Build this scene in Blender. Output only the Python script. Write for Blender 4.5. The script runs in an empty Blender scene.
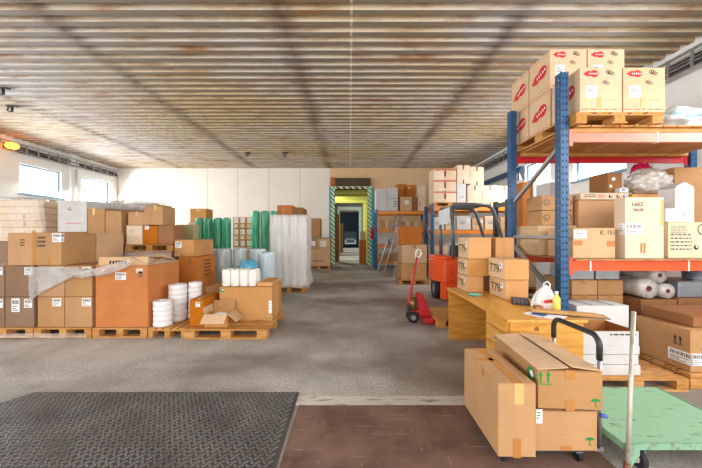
import bpy, bmesh, math, random
from mathutils import Vector, Matrix, noise
R = math.radians
rnd = random.Random(7)
SC = bpy.context.scene
COL = SC.collection
F, CX, CY, H = 310.0, 350.0, 236.0, 1.5          # focal length and vanishing point for a 702x468 frame, eye height
def PX(px, Y): return (px - CX) / F * Y
def PZ(py, Y): return H - (py - CY) / F * Y

# ------------------------------------------------------------------ materials
def lin(c):
    return tuple((v/255/12.92 if v/255 <= .04045 else ((v/255+.055)/1.055)**2.4) for v in c)
def new_mat(name):
    m = bpy.data.materials.new(name); m.use_nodes = True
    nt = m.node_tree; b = nt.nodes['Principled BSDF']
    return m, nt, b
def N(nt, t, **kw):
    n = nt.nodes.new(t)
    for k, v in kw.items():
        if hasattr(n, k): setattr(n, k, v)
        else: n.inputs[k].default_value = v
    return n
def coords(nt, sc=(1,1,1)):
    t = N(nt, 'ShaderNodeTexCoord'); mp = N(nt, 'ShaderNodeMapping')
    mp.inputs['Scale'].default_value = sc
    nt.links.new(t.outputs['Object'], mp.inputs['Vector'])
    return mp.outputs['Vector']
def mixrgb(nt, f, a, b, bt='MIX'):
    n = N(nt, 'ShaderNodeMix', data_type='RGBA', blend_type=bt)
    for sock, v in ((n.inputs[0], f), (n.inputs[6], a), (n.inputs[7], b)):
        if isinstance(v, bpy.types.NodeSocket): nt.links.new(v, sock)
        elif isinstance(v, (int, float)): sock.default_value = v
        else: sock.default_value = (*v, 1)
    return n.outputs[2]
def mth(nt, op, a, b=None, c=None):
    n = N(nt, 'ShaderNodeMath', operation=op)
    for i, v in enumerate((a, b, c)):
        if v is None: continue
        if isinstance(v, bpy.types.NodeSocket): nt.links.new(v, n.inputs[i])
        else: n.inputs[i].default_value = v
    return n.outputs[0]
def ramp(nt, src, stops):
    r = N(nt, 'ShaderNodeValToRGB'); nt.links.new(src, r.inputs[0])
    e = r.color_ramp.elements
    while len(e) < len(stops): e.new(.5)
    for q, (p, c) in zip(e, stops):
        q.position = p; q.color = (*c, 1) if len(c) == 3 else c
    return r.outputs[0]
def noi(nt, vec, scale, detail=4, rough=.6):
    n = N(nt, 'ShaderNodeTexNoise'); n.inputs['Scale'].default_value = scale
    n.inputs['Detail'].default_value = detail; n.inputs['Roughness'].default_value = rough
    nt.links.new(vec, n.inputs['Vector']); return n.outputs['Fac']
def bump(nt, b, src, st, dist=.01):
    n = N(nt, 'ShaderNodeBump'); n.inputs['Strength'].default_value = st; n.inputs['Distance'].default_value = dist
    nt.links.new(src, n.inputs['Height']); nt.links.new(n.outputs[0], b.inputs['Normal'])
def mat(name, c, rough=.6, metal=0, var=.14, scale=5, stretch=(1,1,1), bmp=0, bscale=30, rand=0, c2=None, thr=None, spec=.5):
    m, nt, b = new_mat(name)
    c = lin(c); v = coords(nt, stretch)
    f = noi(nt, v, scale)
    if c2 is not None:
        t = thr or (.35, .7)
        col = ramp(nt, f, [(t[0], c), (t[1], lin(c2))])
    else:
        col = ramp(nt, f, [(.25, tuple(x*(1-var) for x in c)), (.75, tuple(min(1, x*(1+var)) for x in c))])
    if rand:
        oi = N(nt, 'ShaderNodeObjectInfo')
        hs = N(nt, 'ShaderNodeHueSaturation')
        nt.links.new(mth(nt, 'MULTIPLY_ADD', oi.outputs['Random'], rand, 1-rand/2), hs.inputs['Value'])
        nt.links.new(mth(nt, 'MULTIPLY_ADD', oi.outputs['Random'], -rand*.6, 1+rand*.3), hs.inputs['Saturation'])
        nt.links.new(col, hs.inputs['Color']); col = hs.outputs[0]
    nt.links.new(col, b.inputs['Base Color'])
    b.inputs['Roughness'].default_value = rough; b.inputs['Metallic'].default_value = metal
    b.inputs['Specular IOR Level'].default_value = spec
    if bmp: bump(nt, b, noi(nt, v, bscale, 3), bmp)
    return m
def card(name, c):
    m, nt, b = new_mat(name); c = lin(c); v = coords(nt)
    big = noi(nt, v, 2.2, 5); fine = noi(nt, coords(nt, (1, 1, 14)), 9, 3)
    col = ramp(nt, big, [(.28, tuple(x*.84 for x in c)), (.72, tuple(min(1, x*1.12) for x in c))])
    col = mixrgb(nt, .25, col, ramp(nt, fine, [(.3, tuple(x*.75 for x in c)), (.7, tuple(min(1, x*1.2) for x in c))]))
    oi = N(nt, 'ShaderNodeObjectInfo'); hs = N(nt, 'ShaderNodeHueSaturation')
    nt.links.new(mth(nt, 'MULTIPLY_ADD', oi.outputs['Random'], .16, .92), hs.inputs['Value'])
    nt.links.new(mth(nt, 'MULTIPLY_ADD', oi.outputs['Random'], -.12, 1.06), hs.inputs['Saturation'])
    nt.links.new(col, hs.inputs['Color']); nt.links.new(hs.outputs[0], b.inputs['Base Color'])
    b.inputs['Roughness'].default_value = .78; b.inputs['Specular IOR Level'].default_value = .25
    bump(nt, b, fine, .12, .004)
    return m
def film(name, c, lo, hi, scale=6, stretch=(1,1,.35), rough=.22):
    m, nt, b = new_mat(name); v = coords(nt, stretch)
    b.inputs['Base Color'].default_value = (*lin(c), 1); b.inputs['Roughness'].default_value = rough
    tr = N(nt, 'ShaderNodeBsdfTransparent'); mx = N(nt, 'ShaderNodeMixShader')
    n = noi(nt, v, scale, 6, .65)
    f = ramp(nt, n, [(.32, (lo,)*3), (.68, (hi,)*3)])
    nt.links.new(f, mx.inputs[0]); nt.links.new(tr.outputs[0], mx.inputs[1]); nt.links.new(b.outputs[0], mx.inputs[2])
    nt.links.new(mx.outputs[0], nt.nodes['Material Output'].inputs['Surface'])
    bump(nt, b, noi(nt, v, scale*3, 5), .6, .02)
    return m
def emis(name, c, s):
    m, nt, b = new_mat(name)
    b.inputs['Base Color'].default_value = (*lin(c), 1)
    b.inputs['Emission Color'].default_value = (*lin(c), 1); b.inputs['Emission Strength'].default_value = s
    return m

M = {}
M['tan'] = card('cardboard_tan', (190, 146, 102))
M['orange'] = card('cardboard_orange', (196, 118, 50))
M['honey'] = card('cardboard_honey', (204, 150, 92))
M['pale'] = card('cardboard_pale', (214, 178, 138))
M['logo_card'] = card('cardboard_logo_carton', (220, 188, 152)); M['cream'] = card('cardboard_cream', (226, 202, 174))
M['white'] = card('cardboard_white', (214, 212, 211))
M['grey'] = card('cardboard_greybrown', (146, 116, 94))
M['brown'] = card('cardboard_brown', (156, 108, 70))
M['yellowish'] = card('cardboard_printed', (218, 200, 162))
M['honey_front'] = card('cardboard_honey_front', (208, 152, 92)); M['inside'] = card('cardboard_inside', (172, 116, 66))
M['ink'] = mat('black_ink', (38, 34, 32), .7)
M['paper'] = mat('label_paper', (244, 242, 240), .55, var=.03)
M['tape'] = mat('packing_tape', (188, 128, 66), .25, var=.1)
M['tape_light'] = mat('light_packing_tape', (214, 176, 112), .25, var=.1)
M['tape_orange'] = mat('orange_tape', (200, 96, 52), .3)
M['tape_dark'] = mat('dark_brown_tape', (118, 62, 34), .4)
M['red_ink'] = mat('red_ink', (206, 32, 36), .6, var=.05)
M['green_ink'] = mat('green_ink', (24, 140, 62), .6, var=.05)
M['blue_ink'] = mat('blue_ink', (60, 96, 170), .6, var=.05)
M['wood'] = mat('pallet_wood', (214, 160, 92), .8, stretch=(1.5, 9, 9), scale=4, c2=(176, 116, 56), bmp=.3, rand=.22)
M['wood_old'] = mat('weathered_wood', (190, 140, 88), .85, stretch=(2, 9, 9), scale=4, c2=(136, 92, 54), bmp=.3, rand=.25)
M['blue_steel'] = mat('blue_rack_paint', (34, 86, 130), .4, var=.2, scale=9)
M['orange_steel'] = mat('orange_beam_paint', (238, 84, 34), .35, var=.12, scale=4)
M['coral_steel'] = mat('faded_orange_beam_paint', (236, 122, 92), .35, var=.14, scale=4)
M['amber_steel'] = mat('amber_beam_paint', (238, 142, 44), .4, var=.12)
M['red_steel'] = mat('red_beam_paint', (206, 28, 44), .35, var=.12)
M['galv'] = mat('galvanised_steel', (176, 176, 178), .35, .7, var=.2, scale=12)
M['dark_steel'] = mat('dark_steel', (58, 62, 66), .4, .3, var=.2)
M['guard_steel'] = mat('overhead_guard_paint', (104, 112, 116), .4, .3, var=.25, scale=8)
M['rubber'] = mat('black_rubber', (34, 34, 36), .7)
M['fork_orange'] = mat('forklift_orange_paint', (242, 86, 28), .3, var=.08)
M['jack_red'] = mat('pallet_jack_red_paint', (196, 40, 50), .4, var=.18, scale=14)
M['bronze'] = mat('bronze_pump', (134, 112, 66), .35, .6)
M['oak'] = mat('oak_veneer', (226, 166, 74), .35, stretch=(1.2, 10, 10), scale=2.5, c2=(196, 130, 46), bmp=.05)
M['oak_y'] = mat('oak_veneer_lengthwise', (228, 170, 80), .32, stretch=(10, 1.2, 10), scale=2.5, c2=(204, 140, 56), bmp=.05)
M['oak_dark'] = mat('oak_panel', (176, 104, 36), .45, stretch=(1.5, 9, 9), scale=2.5, c2=(150, 84, 26))
M['mint'] = mat('mint_paint_worn', (146, 194, 158), .6, scale=9, stretch=(1, 3, 1), c2=(112, 128, 104), thr=(.58, .72), bmp=.2)
M['mint_edge'] = mat('mint_steel_edge', (132, 176, 144), .5, scale=20, c2=(112, 104, 84), thr=(.5, .7))
M['pole'] = mat('cart_pole_metal', (186, 182, 168), .4, .4, scale=10, c2=(128, 112, 92), thr=(.5, .8))
M['white_plastic'] = mat('white_plastic', (240, 240, 240), .4, var=.04)
M['coil'] = mat('white_strapping', (242, 240, 240), .6, var=.06, scale=20, bmp=.4, bscale=60)
M['rollwhite'] = mat('white_tissue_roll', (240, 238, 232), .8, var=.06, scale=12, bmp=.3)
M['speckle'] = mat('roll_top_speckle', (232, 226, 214), .8, scale=40, c2=(150, 158, 142), thr=(.5, .62))
M['greenfilm'] = mat('green_wrapped_film', (34, 150, 104), .25, stretch=(6, 6, .8), scale=3, c2=(104, 200, 156), thr=(.4, .75), bmp=.5, bscale=6)
M['palefilm'] = mat('pale_teal_film', (176, 222, 214), .25, stretch=(5, 5, .8), scale=3, c2=(226, 240, 238), bmp=.5, bscale=6)
M['greyfoil'] = mat('grey_silver_wrap', (216, 224, 222), .3, stretch=(4, 4, .8), scale=4, c2=(170, 188, 186), bmp=.7, bscale=7)
M['bluebag'] = mat('pale_blue_wrap', (190, 222, 236), .3, stretch=(4, 4, .8), scale=4, c2=(232, 240, 244), bmp=.6, bscale=7)
M['blueplastic'] = mat('blue_plastic_bag', (70, 178, 220), .25, scale=8, c2=(140, 212, 236), bmp=.7, bscale=14)
M['bubble'] = mat('bubble_wrap', (214, 208, 200), .18, scale=9, c2=(168, 162, 154), bmp=.6, bscale=16)
M['magenta'] = mat('magenta_bag', (204, 26, 84), .35, scale=6, bmp=.4)
M['bagblue'] = mat('blue_white_bag', (226, 236, 240), .3, scale=3.5, c2=(96, 190, 222), thr=(.5, .7), bmp=.7, bscale=10)
M['film'] = film('stretch_film', (244, 240, 234), .05, .28)
M['film_dense'] = film('dense_stretch_film', (252, 252, 250), .24, .62, 3, (3, 3, .3))
M['sheet'] = film('grey_plastic_sheet', (214, 212, 210), .22, .62, 4, (1, 1, 1))
M['cups'] = mat('white_tubs', (248, 244, 234), .5, var=.05)
M['grey_tray'] = mat('silver_tray', (176, 182, 188), .3, .35, var=.15)
M['sheet_metal'] = mat('sheet_metal', (150, 158, 168), .3, .6, stretch=(1, 8, 8), var=.15)
M['teal'] = mat('teal_cloth', (112, 196, 174), .7, scale=20, bmp=.6)
M['black_plastic'] = mat('black_plastic', (38, 40, 44), .4)
M['key'] = mat('grey_keys', (96, 100, 106), .5)
M['bottle'] = mat('yellow_bottle', (240, 214, 92), .3)
M['bag'] = film('carrier_bag', (246, 244, 244), .62, .95, 5, (1, 1, 1))
M['board'] = mat('board_offcut', (222, 176, 112), .6, stretch=(1, 8, 8), scale=4, c2=(200, 150, 88))
M['blue_plastic'] = mat('blue_lever', (62, 92, 180), .4)
M['black_tube'] = mat('black_handle_grip', (40, 42, 46), .35)
M['aluminium'] = mat('aluminium', (204, 206, 210), .35, .5, var=.08)
M['screen_grey'] = mat('grey_panel', (206, 212, 216), .5)
M['wall_white'] = mat('white_wall_panels', (240, 232, 220), .6, var=.04, scale=1.2)
M['wall_side'] = mat('side_wall_plaster', (240, 240, 238), .7, var=.04, scale=1.5)
M['wall_tan'] = mat('tan_boarding', (226, 190, 144), .7, var=.05, scale=1.5)
M['seam'] = mat('panel_seam', (188, 182, 172), .7)
M['window_frame'] = mat('blue_grey_window_frame', (128, 158, 178), .5)
M['cable'] = mat('cable_bundle', (62, 60, 58), .6)
M['hall_yellow'] = mat('yellow_green_beam', (206, 200, 92), .6)
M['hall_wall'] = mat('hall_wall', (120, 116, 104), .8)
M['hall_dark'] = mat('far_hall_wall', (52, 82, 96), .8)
M['hall_grey'] = mat('pale_doorframe', (206, 222, 216), .6)
M['red_plastic'] = mat('red_enamel', (212, 24, 40), .35)
M['day'] = emis('daylight_pane', (236, 244, 250), 3.2)
M['lamp_glow'] = emis('amber_lamp_glass', (255, 150, 40), 7)

def stripes(name, c1, c2, scale, d=(1, 0, 1)):
    m, nt, b = new_mat(name)
    t = N(nt, 'ShaderNodeTexCoord'); s = N(nt, 'ShaderNodeSeparateXYZ'); nt.links.new(t.outputs['Object'], s.inputs[0])
    a = mth(nt, 'ADD', mth(nt, 'MULTIPLY', s.outputs[0], d[0]*scale), mth(nt, 'MULTIPLY', s.outputs[2], d[2]*scale))
    f = mth(nt, 'GREATER_THAN', mth(nt, 'FRACT', a), .5)
    nt.links.new(mixrgb(nt, f, lin(c1), lin(c2)), b.inputs['Base Color']); b.inputs['Roughness'].default_value = .5
    return m
M['hazard'] = stripes('green_white_hazard_stripes', (52, 168, 138), (236, 236, 190), 4.5)
M['hazard2'] = stripes('yellow_dark_hazard_stripes', (236, 226, 170), (52, 58, 52), 3.2)

def ceiling_mat(name, tone):
    m, nt, b = new_mat(name)
    v = coords(nt)
    sx = N(nt, 'ShaderNodeSeparateXYZ'); nt.links.new(v, sx.inputs[0])
    blot = noi(nt, coords(nt, (.55, 3.2, 1)), 1.0, 6, .65)
    streak = noi(nt, coords(nt, (.8, 9, 4)), 1.7, 5, .7)
    broad = noi(nt, coords(nt, (.16, .2, 1)), 1.3, 3)
    base = mixrgb(nt, ramp(nt, broad, [(.35, (0,)*3), (.65, (1,)*3)]), lin([x*tone for x in (216, 211, 207)]), lin([x*tone for x in (216, 194, 148)]))
    base = mixrgb(nt, ramp(nt, streak, [(.47, (0,)*3), (.7, (.75,)*3)]), base, lin((158, 116, 72)))
    base = mixrgb(nt, ramp(nt, blot, [(.55, (0,)*3), (.7, (.8,)*3)]), base, lin((156, 98, 48)))
    # rusty sheet laps: they run lengthwise every 3.85 m across the hall
    ph = mth(nt, 'ADD', sx.outputs[0], mth(nt, 'MULTIPLY', noi(nt, coords(nt, (1, 1, 1)), 1.5, 2), .22))
    ph = mth(nt, 'DIVIDE', mth(nt, 'ADD', ph, 44.9), 3.82)
    dd = mth(nt, 'ABSOLUTE', mth(nt, 'SUBTRACT', mth(nt, 'FRACT', ph), .5))
    lap = ramp(nt, mth(nt, 'MULTIPLY', dd, 3.82), [(.02, (.7,)*3), (.3, (0,)*3)])
    lapn = mth(nt, 'MULTIPLY', lap, ramp(nt, noi(nt, coords(nt, (2, .8, 1)), 1.2, 3), [(.3, (.25,)*3), (.6, (1,)*3)]))
    base = mixrgb(nt, lapn, base, lin((88, 56, 32)))
    sheen = mth(nt, 'LESS_THAN', mth(nt, 'ABSOLUTE', mth(nt, 'SUBTRACT', sx.outputs[0], .02)), .022)
    base = mixrgb(nt, mth(nt, 'MULTIPLY', sheen, .6), base, lin((232, 222, 210)))      # sheen line of reflected light, painted pale into the colour
    nt.links.new(base, b.inputs['Base Color'])
    b.inputs['Roughness'].default_value = .6; b.inputs['Metallic'].default_value = .1
    bump(nt, b, streak, .15, .01)
    return m
def floor_mat():
    m, nt, b = new_mat('worn_asphalt')
    v = coords(nt)
    lg = noi(nt, coords(nt, (.5, .8, 1)), .75, 4, .55); a = noi(nt, v, .9, 6, .65); f = noi(nt, v, 34, 4, .7); g = noi(nt, coords(nt, (1, .35, 1)), 2.6, 5)
    c = ramp(nt, a, [(.3, lin((172, 165, 158))), (.7, lin((216, 210, 204)))])
    c = mixrgb(nt, ramp(nt, g, [(.5, (0,)*3), (.72, (.6,)*3)]), c, lin((164, 150, 140)))
    c = mixrgb(nt, ramp(nt, f, [(.4, (.5,)*3), (.6, (0,)*3)]), c, lin((120, 114, 109)))
    c = mixrgb(nt, ramp(nt, lg, [(.38, (.8,)*3), (.54, (0,)*3)]), c, lin((120, 108, 98)))
    c = mixrgb(nt, ramp(nt, lg, [(.55, (0,)*3), (.7, (.5,)*3)]), c, lin((214, 210, 204)))
    nt.links.new(c, b.inputs['Base Color']); b.inputs['Roughness'].default_value = .7
    bump(nt, b, f, .25, .012)
    return m
def plate_mat():
    m, nt, b = new_mat('scratched_brown_plate')
    v = coords(nt)
    a = noi(nt, v, 2.2, 6, .6); s1 = noi(nt, coords(nt, (1, 26, 1)), 1.6, 3); s2 = noi(nt, coords(nt, (22, 5, 1)), 1.4, 3)
    c = ramp(nt, a, [(.3, lin((88, 64, 54))), (.7, lin((146, 116, 102)))])
    c = mixrgb(nt, ramp(nt, s1, [(.64, (0,)*3), (.7, (.5,)*3)]), c, lin((206, 188, 176)))
    c = mixrgb(nt, ramp(nt, s2, [(.66, (0,)*3), (.71, (.4,)*3)]), c, lin((200, 180, 168)))
    nt.links.new(c, b.inputs['Base Color']); b.inputs['Roughness'].default_value = .45
    bump(nt, b, a, .2, .01)
    return m
M['ceiling'] = ceiling_mat('galvanised_ceiling_webs', 1.0); M['ceiling_flat'] = ceiling_mat('stained_shaded_ceiling_flats', .62); M['floor'] = floor_mat(); M['plate'] = plate_mat()  # flats repeat the rusty web material, base darkened to paint in their shade
M['strip'] = mat('broken_concrete', (206, 198, 186), .85, scale=5, stretch=(1, 4, 1), c2=(126, 116, 108), thr=(.52, .68), bmp=1, bscale=20)
M['mat_rubber'] = mat('dusty_rubber', (66, 66, 66), .55, scale=2.2, c2=(96, 88, 80), bmp=.2)
M['mat_stud'] = mat('worn_rubber_studs', (124, 122, 118), .5, scale=3, c2=(84, 80, 76))

# ------------------------------------------------------------------ mesh builder
class MB:
    def __init__(s): s.bm = bmesh.new()
    def _tag(s, geom, mi, smooth=False):
        for f in geom: f.material_index = mi; f.smooth = smooth
    def box(s, x0, x1, y0, y1, z0, z1, mi=0, mtx=None):
        vs = [s.bm.verts.new((x, y, z)) for z in (z0, z1) for y in (y0, y1) for x in (x0, x1)]
        fs = [s.bm.faces.new([vs[i] for i in q]) for q in ((0,2,3,1),(4,5,7,6),(0,1,5,4),(2,6,7,3),(0,4,6,2),(1,3,7,5))]
        s._tag(fs, mi)
        if mtx is not None:
            for v in vs: v.co = mtx @ v.co
        return s
    def cyl(s, p0, p1, r0, r1=None, seg=16, mi=0, caps=True):
        return s.tube([p0, p1], [r0, r0 if r1 is None else r1], seg, mi, caps)
    def tube(s, path, r, seg=10, mi=0, caps=True):
        P = [Vector(p) for p in path]; n = len(P)
        rr = r if isinstance(r, (list, tuple)) else [r]*n
        rings = []; ref = None
        for i, p in enumerate(P):
            t = (P[min(i+1, n-1)] - P[max(i-1, 0)]).normalized()
            if ref is None:
                ref = Vector((0, 0, 1)) if abs(t.z) < .9 else Vector((1, 0, 0))
            u = (ref - t*ref.dot(t)).normalized(); w = t.cross(u); ref = u
            rings.append([s.bm.verts.new(p + (u*math.cos(a)+w*math.sin(a))*rr[i]) for a in (2*math.pi*k/seg for k in range(seg))])
        for a, b in zip(rings, rings[1:]):
            for k in range(seg):
                f = s.bm.faces.new((a[k], a[(k+1)%seg], b[(k+1)%seg], b[k])); f.material_index = mi; f.smooth = True
        if caps:
            s._tag([s.bm.faces.new(rings[0][::-1]), s.bm.faces.new(rings[-1])], mi)
        return s
    def lathe(s, prof, seg=24, mi=0, c=(0,0,0), axis='z', caps=True):
        rings = []
        for r, h in prof:
            ring = []
            for k in range(seg):
                a = 2*math.pi*k/seg; x, y = r*math.cos(a), r*math.sin(a)
                p = {'z': (x, y, h), 'y': (x, h, -y), 'x': (h, x, y)}[axis]
                ring.append(s.bm.verts.new((c[0]+p[0], c[1]+p[1], c[2]+p[2])))
            rings.append(ring)
        for a, b in zip(rings, rings[1:]):
            for k in range(seg):
                f = s.bm.faces.new((a[k], a[(k+1)%seg], b[(k+1)%seg], b[k])); f.material_index = mi; f.smooth = True
        if caps:
            s._tag([s.bm.faces.new(rings[0][::-1]), s.bm.faces.new(rings[-1])], mi)
        return s
    def prism(s, pts, a0, a1, axis='y', mi=0):
        def P(p, a): return {'y': (p[0], a, p[1]), 'x': (a, p[0], p[1]), 'z': (p[0], p[1], a)}[axis]
        A = [s.bm.verts.new(P(p, a0)) for p in pts]; B = [s.bm.verts.new(P(p, a1)) for p in pts]
        n = len(pts)
        fs = [s.bm.faces.new((A[i], A[(i+1)%n], B[(i+1)%n], B[i])) for i in range(n)]
        fs += [s.bm.faces.new(A[::-1]), s.bm.faces.new(B)]
        s._tag(fs, mi); return s
    def grid(s, nu, nv, fn, mi=0, smooth=True, loop=False):
        V = [[s.bm.verts.new(fn(i/(nu if loop else nu-1), j/(nv-1))) for j in range(nv)] for i in range(nu)]
        for i in range(nu if loop else nu-1):
            for j in range(nv-1):
                k = (i+1) % nu
                f = s.bm.faces.new((V[i][j], V[k][j], V[k][j+1], V[i][j+1])); f.material_index = mi; f.smooth = smooth
        return s
    def blob(s, c, r, amp=.15, fr=3, sub=4, seed=0, mi=0, flat=0):
        g = bmesh.ops.create_icosphere(s.bm, subdivisions=sub, radius=1)
        for v in g['verts']:
            d = v.co.copy(); k = 1 + amp*noise.noise(d*fr + Vector((seed, seed*1.7, 0))) + amp*.5*noise.noise(d*fr*2.6 + Vector((0, seed, 5)))
            p = Vector((d.x*r[0], d.y*r[1], d.z*r[2]))*k
            if flat and p.z < -r[2]*flat: p.z = -r[2]*flat
            v.co = p + Vector(c)
        for f in s.bm.faces:
            if all(v in g['verts'] for v in f.verts[:1]): pass
        vs = set(g['verts'])
        for f in s.bm.faces:
            if f.verts[0] in vs: f.smooth = True; f.material_index = mi
        return s
    def obj(s, name, mats, parent=None, loc=(0,0,0), rot=(0,0,0), bev=0, solid=0, smooth_all=False):
        bmesh.ops.recalc_face_normals(s.bm, faces=s.bm.faces)
        me = bpy.data.meshes.new(name); s.bm.to_mesh(me); s.bm.free()
        for m in (mats if isinstance(mats, (list, tuple)) else [mats]): me.materials.append(M[m] if isinstance(m, str) else m)
        o = bpy.data.objects.new(name, me); COL.objects.link(o)
        o.location = loc; o.rotation_euler = rot
        if parent is not None: o.parent = parent
        if solid:
            q = o.modifiers.new('thickness', 'SOLIDIFY'); q.thickness = solid; q.offset = 0
        if bev:
            q = o.modifiers.new('edges', 'BEVEL'); q.width = bev; q.segments = 2; q.limit_method = 'ANGLE'
        return o

LABELS = {}
def tag(o, label, cat, group=None, kind=None):
    o['label'] = label; o['category'] = cat
    if group: o['group'] = group
    if kind: o['kind'] = kind
    return o
def thing(name, label, cat, loc=(0,0,0), rz=0, group=None):
    o = bpy.data.objects.new(name, None); COL.objects.link(o); o.empty_display_size = .1
    o.location = loc; o.rotation_euler = (0, 0, rz)
    return tag(o, label, cat, group)
def struct(name, mb, mats, **kw):
    o = mb.obj(name, mats, **kw); o['kind'] = 'structure'; return o
def copy_tree(o, parent=None):
    c = o.copy(); COL.objects.link(c); c.parent = parent
    for ch in list(o.children): copy_tree(ch, c)
    return c

# ------------------------------------------------------------------ marks on cartons
def face_mtx(face, u, v, dims, eps=.0015, roll=0):
    w, d, h = dims
    if face == 'f': o, r, up = Vector((-w/2+u*w, -d/2, v*h)), Vector((1,0,0)), Vector((0,0,1))
    elif face == 'l': o, r, up = Vector((-w/2, d/2-u*d, v*h)), Vector((0,-1,0)), Vector((0,0,1))
    elif face == 'r': o, r, up = Vector((w/2, -d/2+u*d, v*h)), Vector((0,1,0)), Vector((0,0,1))
    else: o, r, up = Vector((-w/2+u*w, -d/2+v*d, h)), Vector((1,0,0)), Vector((0,1,0))
    n = r.cross(up); o = o + n*eps
    m = Matrix((r, up, n)).transposed().to_4x4(); m.translation = o
    return m @ Matrix.Rotation(roll, 4, 'Z')
def text_into(mb, s, size, mi, mtx, z=.0012, bold=0):
    c = bpy.data.curves.new('t', 'FONT'); c.body = s; c.size = size; c.align_x = 'CENTER'; c.align_y = 'CENTER'; c.offset = bold; c.resolution_u = 3
    o = bpy.data.objects.new('t', c); COL.objects.link(o)
    dg = bpy.context.evaluated_depsgraph_get(); me = bpy.data.meshes.new_from_object(o.evaluated_get(dg))
    n0 = len(mb.bm.faces); v0 = len(mb.bm.verts)
    mb.bm.from_mesh(me); mb.bm.verts.ensure_lookup_table(); mb.bm.faces.ensure_lookup_table()
    for v in mb.bm.verts[v0:]: v.co = mtx @ (v.co + Vector((0, 0, z)))
    for f in mb.bm.faces[n0:]: f.material_index = mi
    bpy.data.objects.remove(o); bpy.data.curves.remove(c); bpy.data.meshes.remove(me)
def poly_into(mb, pts, mi, mtx, z=.001):
    f = mb.bm.faces.new([mb.bm.verts.new(mtx @ Vector((p[0], p[1], z))) for p in pts]); f.material_index = mi
def ell(cx, cy, a, b, n=20, rot=0):
    return [(cx+a*math.cos(t)*math.cos(rot)-b*math.sin(t)*math.sin(rot), cy+a*math.cos(t)*math.sin(rot)+b*math.sin(t)*math.cos(rot)) for t in (2*math.pi*k/n for k in range(n))]
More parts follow.
